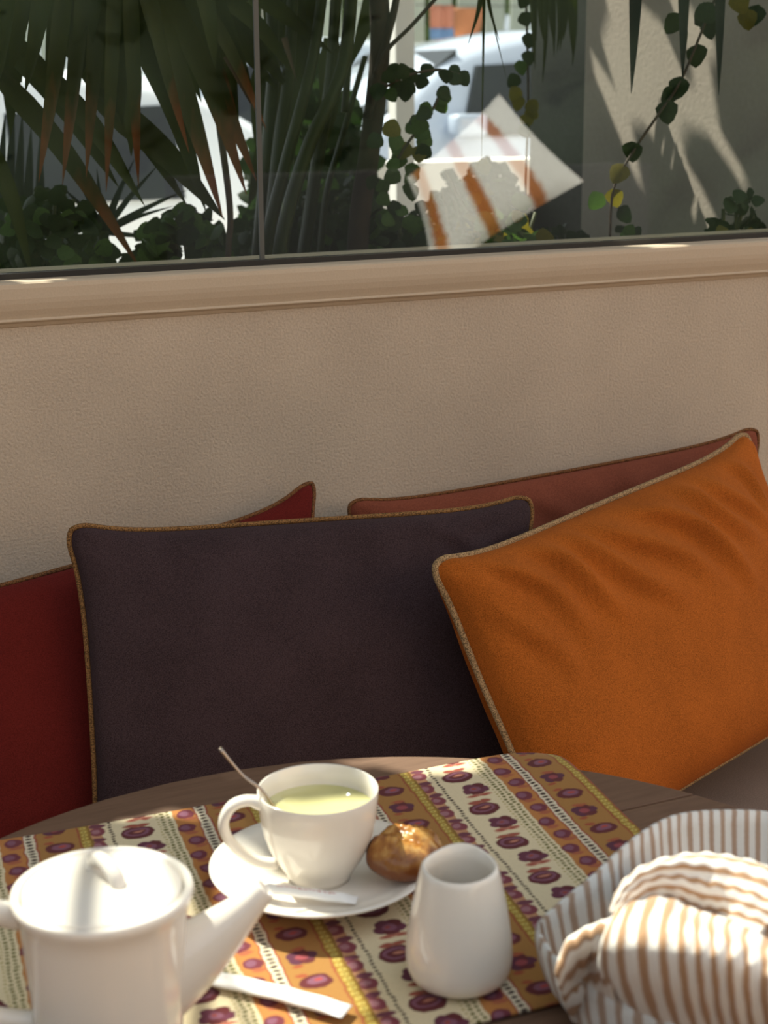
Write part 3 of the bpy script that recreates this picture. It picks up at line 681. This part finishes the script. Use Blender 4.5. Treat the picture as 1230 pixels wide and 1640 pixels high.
# young fan low at left, seen edge-on as thin spokes
yf = thing('young_fan_palm', PY(165, 500, .75), 'young fan palm with thin radiating spokes low at left', 'palm')
for x, y, w_ in ((155, 270, 13), (215, 255, 16), (255, 262, 14), (300, 304, 15), (278, 330, 12), (130, 300, 12), (100, 300, 14), (345, 400, 10), (195, 290, 12)):
    obj('leaf_segment', ribbon([PY(165, 372, .8), PY((165+x)/2, (372+y)/2-4, .79), PY(x, y, .78)], sz(w_, .8), 10, 'spike', .3, .5), M_palmblue, yf)
obj('stem', tube(spline([PY(165, 372, .8), PY(168, 430, .78), PY(165, 500, .75)], 8), .009, 8), M_petiole, yf)
for x0, x1 in ((14, 0), (26, 16), (38, 30), (52, 44)):
    pass
bl = thing('strap_leaf_plant', PY(20, 500, .95), 'blue-green strap-leaved plant at the far left edge', 'plant')
for x0, y0, x1, y1 in ((22, 160, 5, 420), (36, 175, 20, 430), (50, 200, 36, 430), (8, 180, -12, 420), (64, 215, 60, 420)):
    obj('leaf', ribbon([PY((x1), y1+60, .95), PY((x0+x1)/2+2, (y0+y1)/2, .95), PY(x0, y0, .95)], sz(17, .95), 12, 'blade', .3, .2), M_palmblue, bl)

# trunk palm with petioles in the middle
mp = thing('trunk_palm', PY(560, 520, .62), 'palm with fibrous dark trunk and rising green stalks behind glass', 'palm')
def stalk(path, w_, Y, mat=M_petiole, name='stalk', flat=.55, taper=.75):
    p = px_path(path, Y); s = sz(w_, Y)/2; n = 22
    obj(name, tube(spline(p, n), [s*(taper+(1-taper)*i/(n-1)) for i in range(n)], 8, flat=flat), mat, mp)
stalk([(606, -40), (608, 90), (592, 240), (575, 360), (570, 520)], 40, .62, M_trunk, 'trunk', .9, .85)
stalk([(640, -30), (628, 30), (606, 110), (588, 190)], 22, .60, M_trunk, 'branch')
stalk([(722, -30), (660, 40), (622, 78), (600, 120)], 13, .55, M_trunk, 'branch')
stalk([(566, -40), (548, 110), (492, 240), (452, 380), (440, 520)], 40, .52)
stalk([(520, -40), (500, 100), (458, 260), (430, 380), (424, 520)], 34, .58)
stalk([(470, -40), (462, 120), (446, 240), (420, 520)], 36, .66)
stalk([(432, -40), (438, 90), (432, 200), (404, 520)], 36, .70)
stalk([(540, -40), (528, 140), (508, 260), (470, 520)], 34, .72)
stalk([(585, 90), (545, 230), (520, 330), (505, 520)], 18, .74)
stalk([(362, 520), (366, 400), (368, 330), (350, 190)], 18, .45, M_stem, 'dry_stalk')
stalk([(394, -40), (380, 60), (366, 160)], 34, .70); stalk([(556, -40), (560, 60), (552, 180)], 18, .56, M_petiole)
for k, (a_, b_, w_) in enumerate([((300, -60), (352, 94), 30), ((365, -60), (352, 98), 34), ((400, -60), (402, 92), 30), ((440, -60), (436, 130), 44), ((480, -60), (508, 60), 34), ((520, -60), (470, 84), 30),
                                  ((455, -60), (420, 190), 40), ((500, -40), (462, 170), 40), ((610, -60), (560, 110), 30), ((450, 90), (475, 150), 16), ((470, -50), (492, 150), 40), ((425, 100), (408, 230), 44), ((470, 120), (420, 280), 44), ((530, 60), (520, 240), 40), ((440, 180), (398, 330), 40)]):
    Y = .78+.02*(k % 4); obj('leaf_segment', ribbon([PY(*a_, Y), PY((a_[0]+b_[0])/2+4, (a_[1]+b_[1])/2, Y-.02), PY(*b_, Y)], sz(w_, Y), 12, 'blade', .2, random.uniform(-.3, .3)), M_palm, mp)
for a_, b_ in (((455, 60), (475, 130)), ((362, 90), (428, 212))):
    obj('dry_leaf_tip', ribbon([PY(*a_, .5), PY(*b_, .5)], sz(10, .5), 8, 'spike', .2), M_stem, mp)

# palm leaf tips hanging over the side wall, right
hp_ = thing('hanging_palm_leaf', PX(1080, -90, 1.38), 'dark pointed palm leaflets hanging in front of the side wall', 'palm leaf')
for (xa, xb, yb, w_, Y) in ((1020, 1011, 150, 26, .22), (1096, 1093, 128, 24, .22), (1154, 1151, 152, 22, .24)):
    obj('leaflet', ribbon([PY(xa, -60, Y), PY((xa+xb)/2, yb*.4, Y), PY(xb, yb, Y)], sz(w_, Y), 12, 'spike', .15), M_palmblue, hp_)
obj('leaflet', ribbon([PY(1098, 40, .222), PY(1096, 70, .222), PY(1094, 95, .222)], sz(10, .22), 6, 'blade', .1), M_leaf, hp_, label='short bright green leaflet')
obj('leaf_rib', tube([PY(1000, -75, .22), PY(1090, -80, .22), PY(1180, -70, .24)], .006, 8), M_petiole, hp_)
h2 = thing('drooping_leaf', PY(778, -60, .42), 'thin drooping dark leaf ending in three points, middle', 'palm leaf')
for b_, w_ in (((771, 262), 7), ((750, 70), 13), ((800, 66), 10), ((812, 130), 5)):
    obj('leaflet', ribbon([PY(776, -60, .42), PY((776*2+b_[0])/3, b_[1]*.25-6, .42), PY(*b_, .42)], sz(w_, .42), 12, 'spike', .2), M_palm, h2)
h3 = thing('hanging_palm_leaf', PY(872, -60, .8), 'ragged dark palm leaf hanging against the grey column', 'palm leaf')
for k in range(11):
    x = 852+k*7+random.uniform(-3, 3); yb = random.uniform(60, 150); obj('leaflet', ribbon([PY(x-3, -60, .8), PY(x, yb*.4, .8), PY(x+random.uniform(-6, 6), yb, .8)], sz(13, .8), 8, 'spike', .2), M_palm, h3)

# leaves --------------------------------------------------------------
def leaf_mesh(name, mat, heart=True):
    pr = [(0, 0), (.30, .12), (.46, .36), (.42, .62), (.22, .86), (0, 1.0)]; v = []; f = []
    for i, (hw, y) in enumerate(pr):
        v += [(-hw, y-.08*(hw > .35), -.10*hw), (0, y, .06*math.sin(math.pi*y)), (hw, y-.08*(hw > .35), -.10*hw)]
    for i in range(5):
        a = i*3; f += [(a, a+1, a+4, a+3), (a+1, a+2, a+5, a+4)]
    me = bpy.data.meshes.new(name); me.from_pydata(v, [], f); me.update(); me.polygons.foreach_set('use_smooth', [True]*len(f)); me.materials.append(mat); return me
LV = {k: leaf_mesh('leaf', mm) for k, mm in (('g', M_leaf), ('d', M_leafdk), ('y', M_leafyl))}
def leaf_M(p, size, ang, facing=None, tilt=.5):
    """leaf standing at p, blade pointing to screen angle ang"""
    n = facing or (CAM-p).normalized(); x = n.cross(Vector((0, 0, 1))).normalized(); y = x.cross(n)*-1 if False else Vector((0, 0, 1))
    n = (n+Vector((random.uniform(-tilt, tilt), random.uniform(-tilt, tilt), random.uniform(-tilt, tilt)))).normalized()
    x = Vector((0, 0, 1)).cross(n).normalized(); y = n.cross(x)
    X = x*math.cos(ang)+y*math.sin(ang); Yv = y*math.cos(ang)-x*math.sin(ang)
    return Matrix(((X.x*size, Yv.x*size, n.x*size, p.x), (X.y*size, Yv.y*size, n.y*size, p.y), (X.z*size, Yv.z*size, n.z*size, p.z), (0, 0, 0, 1)))
def vine(name, label, path, leaves, stem=.0022, mat=M_stem):
    p = [q if isinstance(q, Vector) else PY(*q) for q in path]; T = thing(name, p[0], label, 'vine')
    obj('stem', tube(spline(p, 5*len(p)), stem, 6), mat, T)
    for (q, s, a_, k) in leaves: inst('leaf', LV[k], leaf_M(q if isinstance(q, Vector) else PY(*q), s, a_), T)
    return T
# climbing vine in the middle, leafy
lv = []
for (x, y) in ((625, 110), (612, 125), (640, 118), (655, 115), (668, 122), (690, 110), (680, 128), (712, 118), (722, 112), (738, 128), (630, 138), (650, 140), (664, 142), (704, 146), (716, 152), (700, 168), (690, 182), (672, 176), (680, 196), (660, 192), (650, 206), (665, 212), (690, 224), (640, 222), (628, 236), (655, 236), (672, 240), (645, 252), (625, 262), (660, 268), (690, 244), (615, 205), (612, 225), (668, 280), (640, 282), (620, 150), (606, 140), (735, 122), (622, 300), (655, 300)):
    lv.append(((x, y-8, .46+random.uniform(-.05, .05)), sz(random.uniform(24, 34), .46), random.choice((3.1, 2.6, 3.7, 2.2, 4.1)), 'd' if y < 150 else random.choice('ggdgy' if y > 190 else 'gd')))
vine('climbing_vine', 'leafy climbing vine in front of the white post', [(600, 150, .48), (650, 122, .46), (700, 112, .46), (736, 120, .46)], lv)
vine('climbing_vine', 'small vine branch drooping below the white post', [(612, 330, .5), (640, 250, .48), (690, 180, .46), (708, 140, .46)], [((x, y, .47), sz(26, .47), random.uniform(2, 4.4), random.choice('gdd')) for x, y in ((630, 320), (606, 310), (650, 330), (600, 280), (676, 320), (612, 345), (640, 350))])
# vine string on the right
lv = [((1130, 40, .3), .030, 3.4, 'd'), ((1118, 78, .3), .036, 3.2, 'd'), ((1090, 130, .3), .034, 3.0, 'd'), ((1084, 150, .3), .03, 2.4, 'd'), ((1066, 168, .3), .036, 3.3, 'd'), ((1012, 234, .3), .034, 3.1, 'd'), ((1000, 270, .3), .034, 2.7, 'y'), ((1148, 20, .3), .04, 2.2, 'd'), ((1120, 14, .3), .036, 3.8, 'd'),
      ((1092, 30, .3), .036, 2.6, 'd'), ((1195, 22, .3), .032, 3.3, 'y'), ((1215, 15, .3), .036, 2.9, 'd'), ((1178, -4, .3), .034, 3.6, 'y'), ((980, 310, .3), .03, 3.4, 'y'), ((966, 318, .3), .03, 2.4, 'g'), ((990, 340, .3), .03, 3.9, 'd')]
vine('trailing_vine', 'thin vine with round leaves trailing diagonally across side wall', [(1160, -40, .3), (1128, 40, .3), (1090, 130, .3), (1058, 178, .3), (1012, 246, .3), (982, 306, .3), (976, 400, .3)], [((q[0][0], q[0][1]-8, q[0][2]), *q[1:]) for q in lv], .0020)
vine('climbing_vine', 'yellowing vine running up the edge of the grey column', [(846, 420, .9), (842, 300, .9), (846, 160, .9), (842, -30, .9)], [((842+random.uniform(-12, 6), y, .89), sz(26, .9), random.uniform(2.4, 3.9), 'y' if 130 < y < 200 else random.choice('dgd')) for y in (-10, 20, 52, 80, 96, 120, 140, 152, 160, 172, 182, 200, 330, 350)])

# shrubs along the foot of the glass
def shrub(label, cx, w_px, top, Y, n_in, n_st, pal, size, seed, dj=1.0):
    r = random.Random(seed); base = PY(cx, 520, Y); T = thing('shrub', (base.x, base.y, .80), label, 'shrub')
    for k in range(4):
        a_ = PY(cx+r.uniform(-w_px/2, w_px/2)*.3, 500, Y); b_ = PY(cx+r.uniform(-w_px/2, w_px/2)*.8, top+r.uniform(10, 60), Y)
        obj('stem', tube(spline([a_, a_.lerp(b_, .5)+Vector((r.uniform(-.02, .02), 0, 0)), b_], 8), .003, 5), M_twig, T)
    def spot():
        while True:
            x = r.uniform(-1, 1); y = r.random()
            if y > abs(x)**2*.75+r.uniform(0, .12): break
        return PY(cx+x*w_px/2, 470-(470-top)*(1-y if False else y*(1-.0)), Y)
    def rnd():
        x = r.uniform(-1, 1); hgt = (470-top)*(1-abs(x)**2.2*.6)*r.uniform(.02, 1)**.8
        return cx+x*w_px/2, 470-hgt
    for k in range(n_in):
        x, y = rnd(); p = PY(x, y, Y+dj*(-.05+r.uniform(-.05, .05))); inst('leaf', LV[r.choice(pal)], leaf_M(p, size*r.uniform(.7, 1.2), r.uniform(1.4, 4.9), tilt=.9), T)
    V_, F_ = [], []
    for k in range(n_st):
        x, y = rnd(); p = PY(x, y+r.uniform(0, 20), Y+dj*r.uniform(.0, .30)); Mx = leaf_M(p, size*r.uniform(.7, 1.1), r.uniform(0, 6.28), tilt=1.2)
        o = len(V_); V_ += [Mx@Vector(q) for q in ((0, 0, 0), (-.42, .4, -.05), (0, .5, .05), (.42, .4, -.05), (-.25, .8, 0), (.25, .8, 0), (0, 1, 0))]
        F_ += [(o, o+2, o+1), (o, o+3, o+2), (o+1, o+2, o+4), (o+2, o+3, o+5), (o+2, o+6, o+4), (o+2, o+5, o+6)]
    obj('foliage', (V_, F_), M_leafdk, T, kind='stuff')
shrub('dense dark small-leaved shrub at the lower left of the glass', 75, 190, 304, .62, 100, 480, 'dddg', .030, 11)
shrub('bright green leafy shrub left of the dry stalk', 295, 170, 332, .60, 100, 260, 'gggd', .030, 12)
shrub('low dark shrub at the foot of the palm stalks', 500, 260, 270, .90, 80, 800, 'dddg', .032, 13)
shrub('shaded shrub below the climbing vine', 620, 140, 330, .70, 60, 350, 'ddg', .030, 14)
shrub('sunlit light green shrub below the striped reflection', 810, 120, 318, .42, 60, 160, 'gggy', .030, 15)
shrub('low dark ground cover in front of the grey column', 890, 200, 362, .50, 60, 260, 'ddd', .028, 16)
shrub('small bright green plant by the sill', 1010, 90, 360, .25, 22, 40, 'ggd', .026, 17)
shrub('yellowing leafy plant at the foot of the side wall', 1180, 110, 290, .21, 34, 60, 'dydd', .026, 18, .25)

shrub('tall dark background shrub between the stalks and the cars', 500, 200, 95, 1.35, 60, 700, 'ddd', .05, 21)
shrub('dark mixed shrub hiding the foot of the low garden wall', 770, 200, 262, 1.25, 70, 700, 'dddyg', .042, 22, .6)
# white post
wp = obj('white_post', box(*sorted((PY(634, 150, 2.2).x, PY(664, 150, 2.2).x)), 2.2, 2.245, -.02, 1.9), M_white, base=(PY(650, 150, 2.2).x, 2.22, -.02), smooth=False)
tag(wp, 'slim white post outside between the palm and the cars', 'post')

# ================================================================== CARS
M_glassdk = simple('car_window', (.02, .022, .025), .08)
M_tyre = simple('tyre', (.02, .02, .02), .8); M_lamp = simple('lamp_glass', (.7, .7, .7), .1)
def car(label, x0, y0, color, scale=1.0, flip=False):
    M = Mat('car_paint_'+str(len(bpy.data.materials)), color, .25, .5, coat=.8).m; Lc, Wc = 4.1*scale, 1.7*scale
    T = thing('parked_car', (x0+Lc/2, y0+Wc/2, -.02), label, 'car')
    sx = lambda q: x0+(Lc-q*Lc if flip else q*Lc)
    top = [(0, .62), (.02, .78), (.10, .86), (.22, .93), (.30, 1.0), (.40, 1.30), (.48, 1.42), (.58, 1.48), (.70, 1.47), (.82, 1.40), (.92, 1.18), (.985, .95), (1, .7)]
    P = []; n = 44
    tp_ = spline([Vector((a_, 0, z)) for a_, z in top], n)
    for q in tp_:
        z = q.z*scale; belt = min(z, .90*scale); inset = max(0, z-belt)*.35
        x = sx(q.x); zb = .22*scale
        P.append([Vector((x, y0+.04, zb)), Vector((x, y0, zb+.15)), Vector((x, y0, belt*.8)), Vector((x, y0+.03, belt)), Vector((x, y0+inset+.03, max(belt, z-.06))), Vector((x, y0+inset+.12, z)), Vector((x, y0+Wc/2, z+.03)), Vector((x, y0+Wc-inset-.12, z)), Vector((x, y0+Wc-.03, belt)), Vector((x, y0+Wc, zb+.15)), Vector((x, y0+Wc-.04, zb))])
    v, f = grid(P, flip=flip); k = 11; f.append(tuple(range(k))); f.append(tuple((n-1)*k+j for j in reversed(range(k))))
    obj('body', (v, f), M, T)
    for a_, b_ in ((.42, .60), (.62, .80)):
        w0, w1 = sx(a_), sx(b_); v = [(w0+(.05 if a_ < .5 else 0)*(-1 if flip else 1)*-1, y0+.015, .93*scale), (w1, y0+.015, .93*scale), (w1, y0+.165, 1.33*scale), (w0+.12*(1 if not flip else -1)*(a_ < .5), y0+.165, 1.30*scale)]
        obj('side_window', (v + [(p[0], p[1]+.05, p[2]) for p in v], [(0, 1, 2, 3), (4, 7, 6, 5), (0, 4, 5, 1), (1, 5, 6, 2), (2, 6, 7, 3), (3, 7, 4, 0)]), M_glassdk, T, smooth=False)
    v = [(sx(.305), y0+.2, 1.0*scale), (sx(.305), y0+Wc-.2, 1.0*scale), (sx(.43), y0+Wc-.28, 1.36*scale), (sx(.43), y0+.28, 1.36*scale)]
    obj('windscreen', (v+[(p[0], p[1], p[2]+.03) for p in v], [(0, 1, 2, 3), (4, 7, 6, 5), (0, 4, 5, 1), (1, 5, 6, 2), (2, 6, 7, 3), (3, 7, 4, 0)]), M_glassdk, T, smooth=False)
    for a_ in (.18, .80):
        for yy in (y0-.01, y0+Wc-.18):
            c_ = Vector((sx(a_), yy, .30)); ring = []
            for (r_, dy) in ((.0, .0), (.18, .0), (.2, .0), (.30, .02), (.32, .05), (.32, .15), (.30, .19), (0, .19)):
                ring.append([c_+Vector((r_*math.cos(2*math.pi*j/20), dy, r_*math.sin(2*math.pi*j/20))) for j in range(20)])
            wh = obj('wheel', grid(ring, closed_v=True), M_tyre, T)
            obj('hub_cap', grid([[c_+Vector((r_*math.cos(2*math.pi*j/16), dy, r_*math.sin(2*math.pi*j/16))) for j in range(16)] for r_, dy in ((0, -.012), (.12, -.012), (.18, -.002))], closed_v=True), M_lamp, wh)
    obj('headlight', box(*sorted((sx(.012), sx(.05))), y0+.12, y0+.42, .66*scale, .76*scale, .02), M_lamp, T)
    obj('mirror', box(*sorted((sx(.385), sx(.43))), y0-.12, y0+.02, .93*scale, 1.05*scale, .03), M, T)
    return T
cx_ = PY(690, 150, 5.0).x
cx_ = PY(690, 150, 6.7).x
car('silver-blue parked car seen past the white post', cx_-.36*4.1*1.08, 6.7, (.55, .62, .74), 1.08)
car('white parked car far behind the silver-blue car', PY(660, 60, 11).x-.45*4.1, 11.5, (.85, .85, .85), 1.12)
car('white parked car seen in gaps between palm leaves at left', PY(110, 250, 4.6).x-.62*4.1, 4.6, (.90, .93, .97), .92)
car('grey parked car behind the palm stalks', PY(380, 150, 9.0).x-.5*4.1, 9.0, (.60, .66, .72), 1.1)
pv = obj('pavement', box(-6, 14, 1.5, 3.9, -.02, .05), simple('pale_paving', (.62, .60, .57), .9, .08, 6), smooth=False); pv['kind'] = 'structure'
# far fence, towel, pot, trees
fn = thing('slatted_fence', (8, 16, 0), 'pale grey-green slatted fence beyond the street', 'fence')
Mf = simple('fence_paint', (.42, .46, .38), .8, .15, 3)
for k in range(46): obj('fence_slat', box(1+k*.36, 1.27+k*.36, 16, 16.04, 0, 2.4), Mf, fn, smooth=False)
obj('fence_rail', box(1, 17.5, 16.04, 16.1, 1.0, 1.1), Mf, fn, smooth=False)
def towel(x, y, zt, ctop, cbot):
    T = thing('towel', (x, y, zt-1), 'red and blue towel hung up in the distance', 'towel')
    for nm, z0, z1, c in (('red_half', zt-.24, zt, ctop), ('blue_half', zt-.36, zt-.24, cbot)):
        P = [[Vector((x+.30*i/8, y+.03*math.sin(i*1.7), z0+(z1-z0)*j/3)) for j in range(4)] for i in range(9)]; o = obj(nm, grid(P), simple(nm, c, .9), T); s = o.modifiers.new('s', 'SOLIDIFY'); s.thickness = .01
    obj('line', box(x-2, x+2.4, y-.004, y+.004, zt-.004, zt+.004), M_black, T, smooth=False)
    for xx in (x-2, x+2.4): obj('line_pole', box(xx-.03, xx+.03, y-.03, y+.03, 0, zt+.1), M_bark, T, smooth=False)
q = PY(690, 8, 14.6); towel(q.x, 14.6, q.z, (.50, .19, .12), (.14, .24, .42))
q = PY(748, 50, 15.3)
pt = thing('potted_plant', (q.x, 15.3, 0), 'terracotta pot on a tall plinth in the distance', 'pot')
obj('plinth', box(q.x-.2, q.x+.2, 15.1, 15.5, 0, q.z-.1), M_white, pt, smooth=False)
obj('pot', lathe([(0, q.z-.1), (.13, q.z-.1), (.2, q.z+.2), (.21, q.z+.25), (.18, q.z+.25), (.16, q.z+.1), (0, q.z+.1)], (q.x, 15.3), 20), simple('terracotta', (.55, .22, .10), .9), pt)
def cloud(c, rad, n, size, seed):
    r = np.random.default_rng(seed); V_, F_ = [], []
    for k in range(n):
        d = r.normal(size=3); d /= np.linalg.norm(d); q = Vector(c)+Vector((d[0]*rad[0], d[1]*rad[1], d[2]*rad[2]))*float(r.uniform(.55, 1)); a_ = Vector(r.normal(size=3)).normalized(); b_ = a_.orthogonal().normalized()*size; a_ = a_*size
        o = len(V_); V_ += [q-a_*.5, q+b_*.35, q+a_*.5, q-b_*.35]; F_.append((o, o+1, o+2, o+3))
    return V_, F_
for k, (x, y, h, rx) in enumerate(((2.8, 19, 3.2, 1.65), (6.5, 19, 3.6, 1.65), (10.2, 19, 3.4, 1.68), (13.8, 19, 3.4, 1.68), (17.4, 19, 3.6, 1.68), (21, 19, 3.6, 1.68))):
    T = thing('street_tree', (x, y, 0), ['leftmost', 'second from left', 'third from left', 'fourth from left', 'fifth from left', 'rightmost'][k]+' of the blurred green trees beyond the fence', 'tree', 'trees beyond the fence')
    obj('trunk', tube([Vector((x, y, 0)), Vector((x+.1, y, h*.6))], [.16, .1], 8), M_bark, T); obj('crown', cloud((x, y, h), (rx, 1.6, 1.9), 1500, .45, k), M_tree, T, kind='stuff')

# ================================================================== LEAF CANOPY (added above the frame), gaps cut to place the sun flecks
lit = []      # (point, radius) spots kept clear of canopy leaves so the sun lands there
def L(p, r): lit.append((p, r))
lidc = Vector((TPC.x, TPC.y, .842))
L(lidc+Vector((.018, .0, 0)), .036); L(lidc+Vector((-.034, .006, 0)), .020); L(lidc+Vector((.01, -.038, 0)), .018); L(lidc+Vector((.0, .036, 0)), .018)
for x, y, r in ((312, 1440, .008), (318, 1462, .008), (322, 1570, .026), (345, 1602, .032), (325, 1632, .028), (385, 1600, .022), (440, 1605, .012), (510, 1625, .012)): L(PZ(x, y, MZ), r)
L(PZ(415, 1412, .826), .011); L(PZ(385, 1428, .822), .008); L(PZ(412, 1398, .738), .009)
for x, y, r in ((640, 1221, .014), (672, 1221, .016), (722, 1222, .008)): L(PZ(x, y, TZ), r)
L(PZ(618, 1342, .768), .009); L(PZ(655, 1352, .768), .005)
for x, y, z, r in ((1030, 1420, .85, .030), (1005, 1460, .84, .030), (1035, 1465, .845, .024), (1085, 1395, .855, .020), (1130, 1385, .85, .02), (1195, 1400, .845, .018), (920, 1515, .815, .020), (960, 1500, .825, .026), (955, 1555, .81, .016), (1060, 1460, .846, .024), (1110, 1490, .846, .026), (1160, 1510, .85, .026), (1205, 1530, .845, .024), (1120, 1550, .83, .006), (1080, 1555, .83, .006)): L(PZ(x, y, z), r)
L(PY(1050, 392, .0), .007); L(PY(835, 350, .42), .03); L(PY(800, 372, .42), .02); L(PY(1010, 375, .25), .025); L(PY(40, 452, 0), .003)
for (xa, ya, xb, yb, r) in ((992, 20, 1003, 60, .012), (985, 90, 1005, 150, .012), (972, 150, 1000, 215, .014), (1050, 70, 1075, 120, .008), (1045, 130, 1075, 200, .012), (1058, 60, 1078, 90, .006), (1118, 130, 1122, 148, .006), (1128, 350, 1134, 372, .006)):
    for t in (0, .2, .4, .6, .8, 1): L(PX(xa+(xb-xa)*t, ya+(yb-ya)*t, XW), r*.8)
su = SUN.cross(Vector((0, 0, 1))).normalized(); sv = su.cross(SUN).normalized()
H_ = np.array([[p.dot(su), p.dot(sv), r] for p, r in lit])
c0 = Vector((.45, -.75, .75)); cu, cv = c0.dot(su), c0.dot(sv)
V_, F_ = [], []
r = np.random.default_rng(5)
shape = [(0, -.5), (.30, -.15), (.34, .12), (.18, .38), (0, .5), (-.18, .38), (-.34, .12), (-.30, -.15)]
for k in range(15000):
    a_, b_ = float(r.uniform(-2.1, 2.7)), float(r.uniform(-1.0, 1.9)); s = float(r.uniform(.09, .16)); w3 = float(r.uniform(2.4, 3.1))
    nrm = (SUN+Vector(r.normal(size=3))*.45).normalized(); x = nrm.orthogonal().normalized(); y = nrm.cross(x); an = float(r.uniform(0, 6.28)); X = x*math.cos(an)+y*math.sin(an); Y = nrm.cross(X)
    q = SUN*(w3+c0.dot(SUN)) + su*(cu+a_) + sv*(cv+b_)
    if q.z < 1.75: continue
    pts = [q+X*(px*s)+Y*(py*s) for px, py in shape]
    sm = np.array([[p.dot(su), p.dot(sv)] for p in pts]); sn = np.roll(sm, -1, 0); e_ = sn-sm
    near = np.hypot(H_[:, 0]-q.dot(su), H_[:, 1]-q.dot(sv)) < H_[:, 2]+.1
    if near.any():          # leaf outline against the sun flecks
        rel = H_[near, None, :2]-sm[None]; t = np.clip((rel*e_[None]).sum(2)/(e_*e_).sum(1)[None], 0, 1)
        dist = np.linalg.norm(rel-t[..., None]*e_[None], axis=2).min(1); cr = e_[None, :, 0]*rel[..., 1]-e_[None, :, 1]*rel[..., 0]
        if ((dist < H_[near, 2]) | (cr > 0).all(1) | (cr < 0).all(1)).any(): continue
    o = len(V_); V_ += pts; F_.append(tuple(range(o, o+8)))
ot = thing('dapple_canopy', (-1.5, 2.0, 0), 'unseen leaf canopy added outside to dapple the sun on chosen spots', 'tree')  # unseen light blocker made of leaves, shaped around the sun spots
obj('foliage', (V_, F_), M_tree, ot, smooth=False, kind='stuff')
for (xa, ya, xb, yb, rr) in ((142, 1352, 112, 1495, .010), (262, 1350, 300, 1440, .005)):
    pa, pb = PZ(xa, ya, .845), PZ(xb, yb, .845); e_ = (pb-pa); obj('shadow_bar', tube([pa-e_*4+SUN*2.5, pb+e_*1.5+SUN*2.5], rr, 6), M_bark, ot)  # unseen bars added to throw shadow bands on the teapot lid
obj('trunk', tube(spline([Vector((-1.5, 2.0, 0)), Vector((-1.45, 1.95, 1.5)), Vector((-1.1, 1.8, 2.6)), Vector((-.6, 1.6, 3.2))], 14), [.09-.003*i for i in range(14)], 10), M_bark, ot)

# ================================================================== TERRACE BEHIND (cushion mirrored in the glass, dark screens added for the light)
hg = thing('screen_hedge', (1, -6.6, 0), 'tall dark hedge added behind the viewer to darken the glass reflection', 'screen_hedge')  # added dark backdrop, keeps the reflection in the panes dark
P = [[Vector((-5+12*i/60, -6.4+.12*math.sin(i*1.3)*math.sin(j*.9)+.06*math.sin(i*3.1+j), .0+1.95*j/20)) for j in range(21)] for i in range(61)]
obj('leafage', grid(P), simple('screen_hedge_leaves', (.012, .02, .008), .9, .5, 6), hg, kind='stuff'); obj('core', box(-5, 7, -7, -6.6, 0, 1.9), M_leafdk, hg, smooth=False)
hl = thing('screen_hedge', (-3.6, -3.1, 0), 'tall dark hedge added at the left to cut off sky light', 'screen_hedge')  # added to block the sky so light comes more from the right
P = [[Vector((-3.4+.12*math.sin(i*1.3)*math.sin(j*.9)+.06*math.sin(i*3.1+j), -5.9+5.6*i/50, 3.2*j/20)) for j in range(21)] for i in range(51)]
obj('leafage', grid(P), bpy.data.materials['screen_hedge_leaves'], hl, kind='stuff'); obj('core', box(-4.0, -3.6, -5.9, -.3, 0, 3.15), M_leafdk, hl, smooth=False)
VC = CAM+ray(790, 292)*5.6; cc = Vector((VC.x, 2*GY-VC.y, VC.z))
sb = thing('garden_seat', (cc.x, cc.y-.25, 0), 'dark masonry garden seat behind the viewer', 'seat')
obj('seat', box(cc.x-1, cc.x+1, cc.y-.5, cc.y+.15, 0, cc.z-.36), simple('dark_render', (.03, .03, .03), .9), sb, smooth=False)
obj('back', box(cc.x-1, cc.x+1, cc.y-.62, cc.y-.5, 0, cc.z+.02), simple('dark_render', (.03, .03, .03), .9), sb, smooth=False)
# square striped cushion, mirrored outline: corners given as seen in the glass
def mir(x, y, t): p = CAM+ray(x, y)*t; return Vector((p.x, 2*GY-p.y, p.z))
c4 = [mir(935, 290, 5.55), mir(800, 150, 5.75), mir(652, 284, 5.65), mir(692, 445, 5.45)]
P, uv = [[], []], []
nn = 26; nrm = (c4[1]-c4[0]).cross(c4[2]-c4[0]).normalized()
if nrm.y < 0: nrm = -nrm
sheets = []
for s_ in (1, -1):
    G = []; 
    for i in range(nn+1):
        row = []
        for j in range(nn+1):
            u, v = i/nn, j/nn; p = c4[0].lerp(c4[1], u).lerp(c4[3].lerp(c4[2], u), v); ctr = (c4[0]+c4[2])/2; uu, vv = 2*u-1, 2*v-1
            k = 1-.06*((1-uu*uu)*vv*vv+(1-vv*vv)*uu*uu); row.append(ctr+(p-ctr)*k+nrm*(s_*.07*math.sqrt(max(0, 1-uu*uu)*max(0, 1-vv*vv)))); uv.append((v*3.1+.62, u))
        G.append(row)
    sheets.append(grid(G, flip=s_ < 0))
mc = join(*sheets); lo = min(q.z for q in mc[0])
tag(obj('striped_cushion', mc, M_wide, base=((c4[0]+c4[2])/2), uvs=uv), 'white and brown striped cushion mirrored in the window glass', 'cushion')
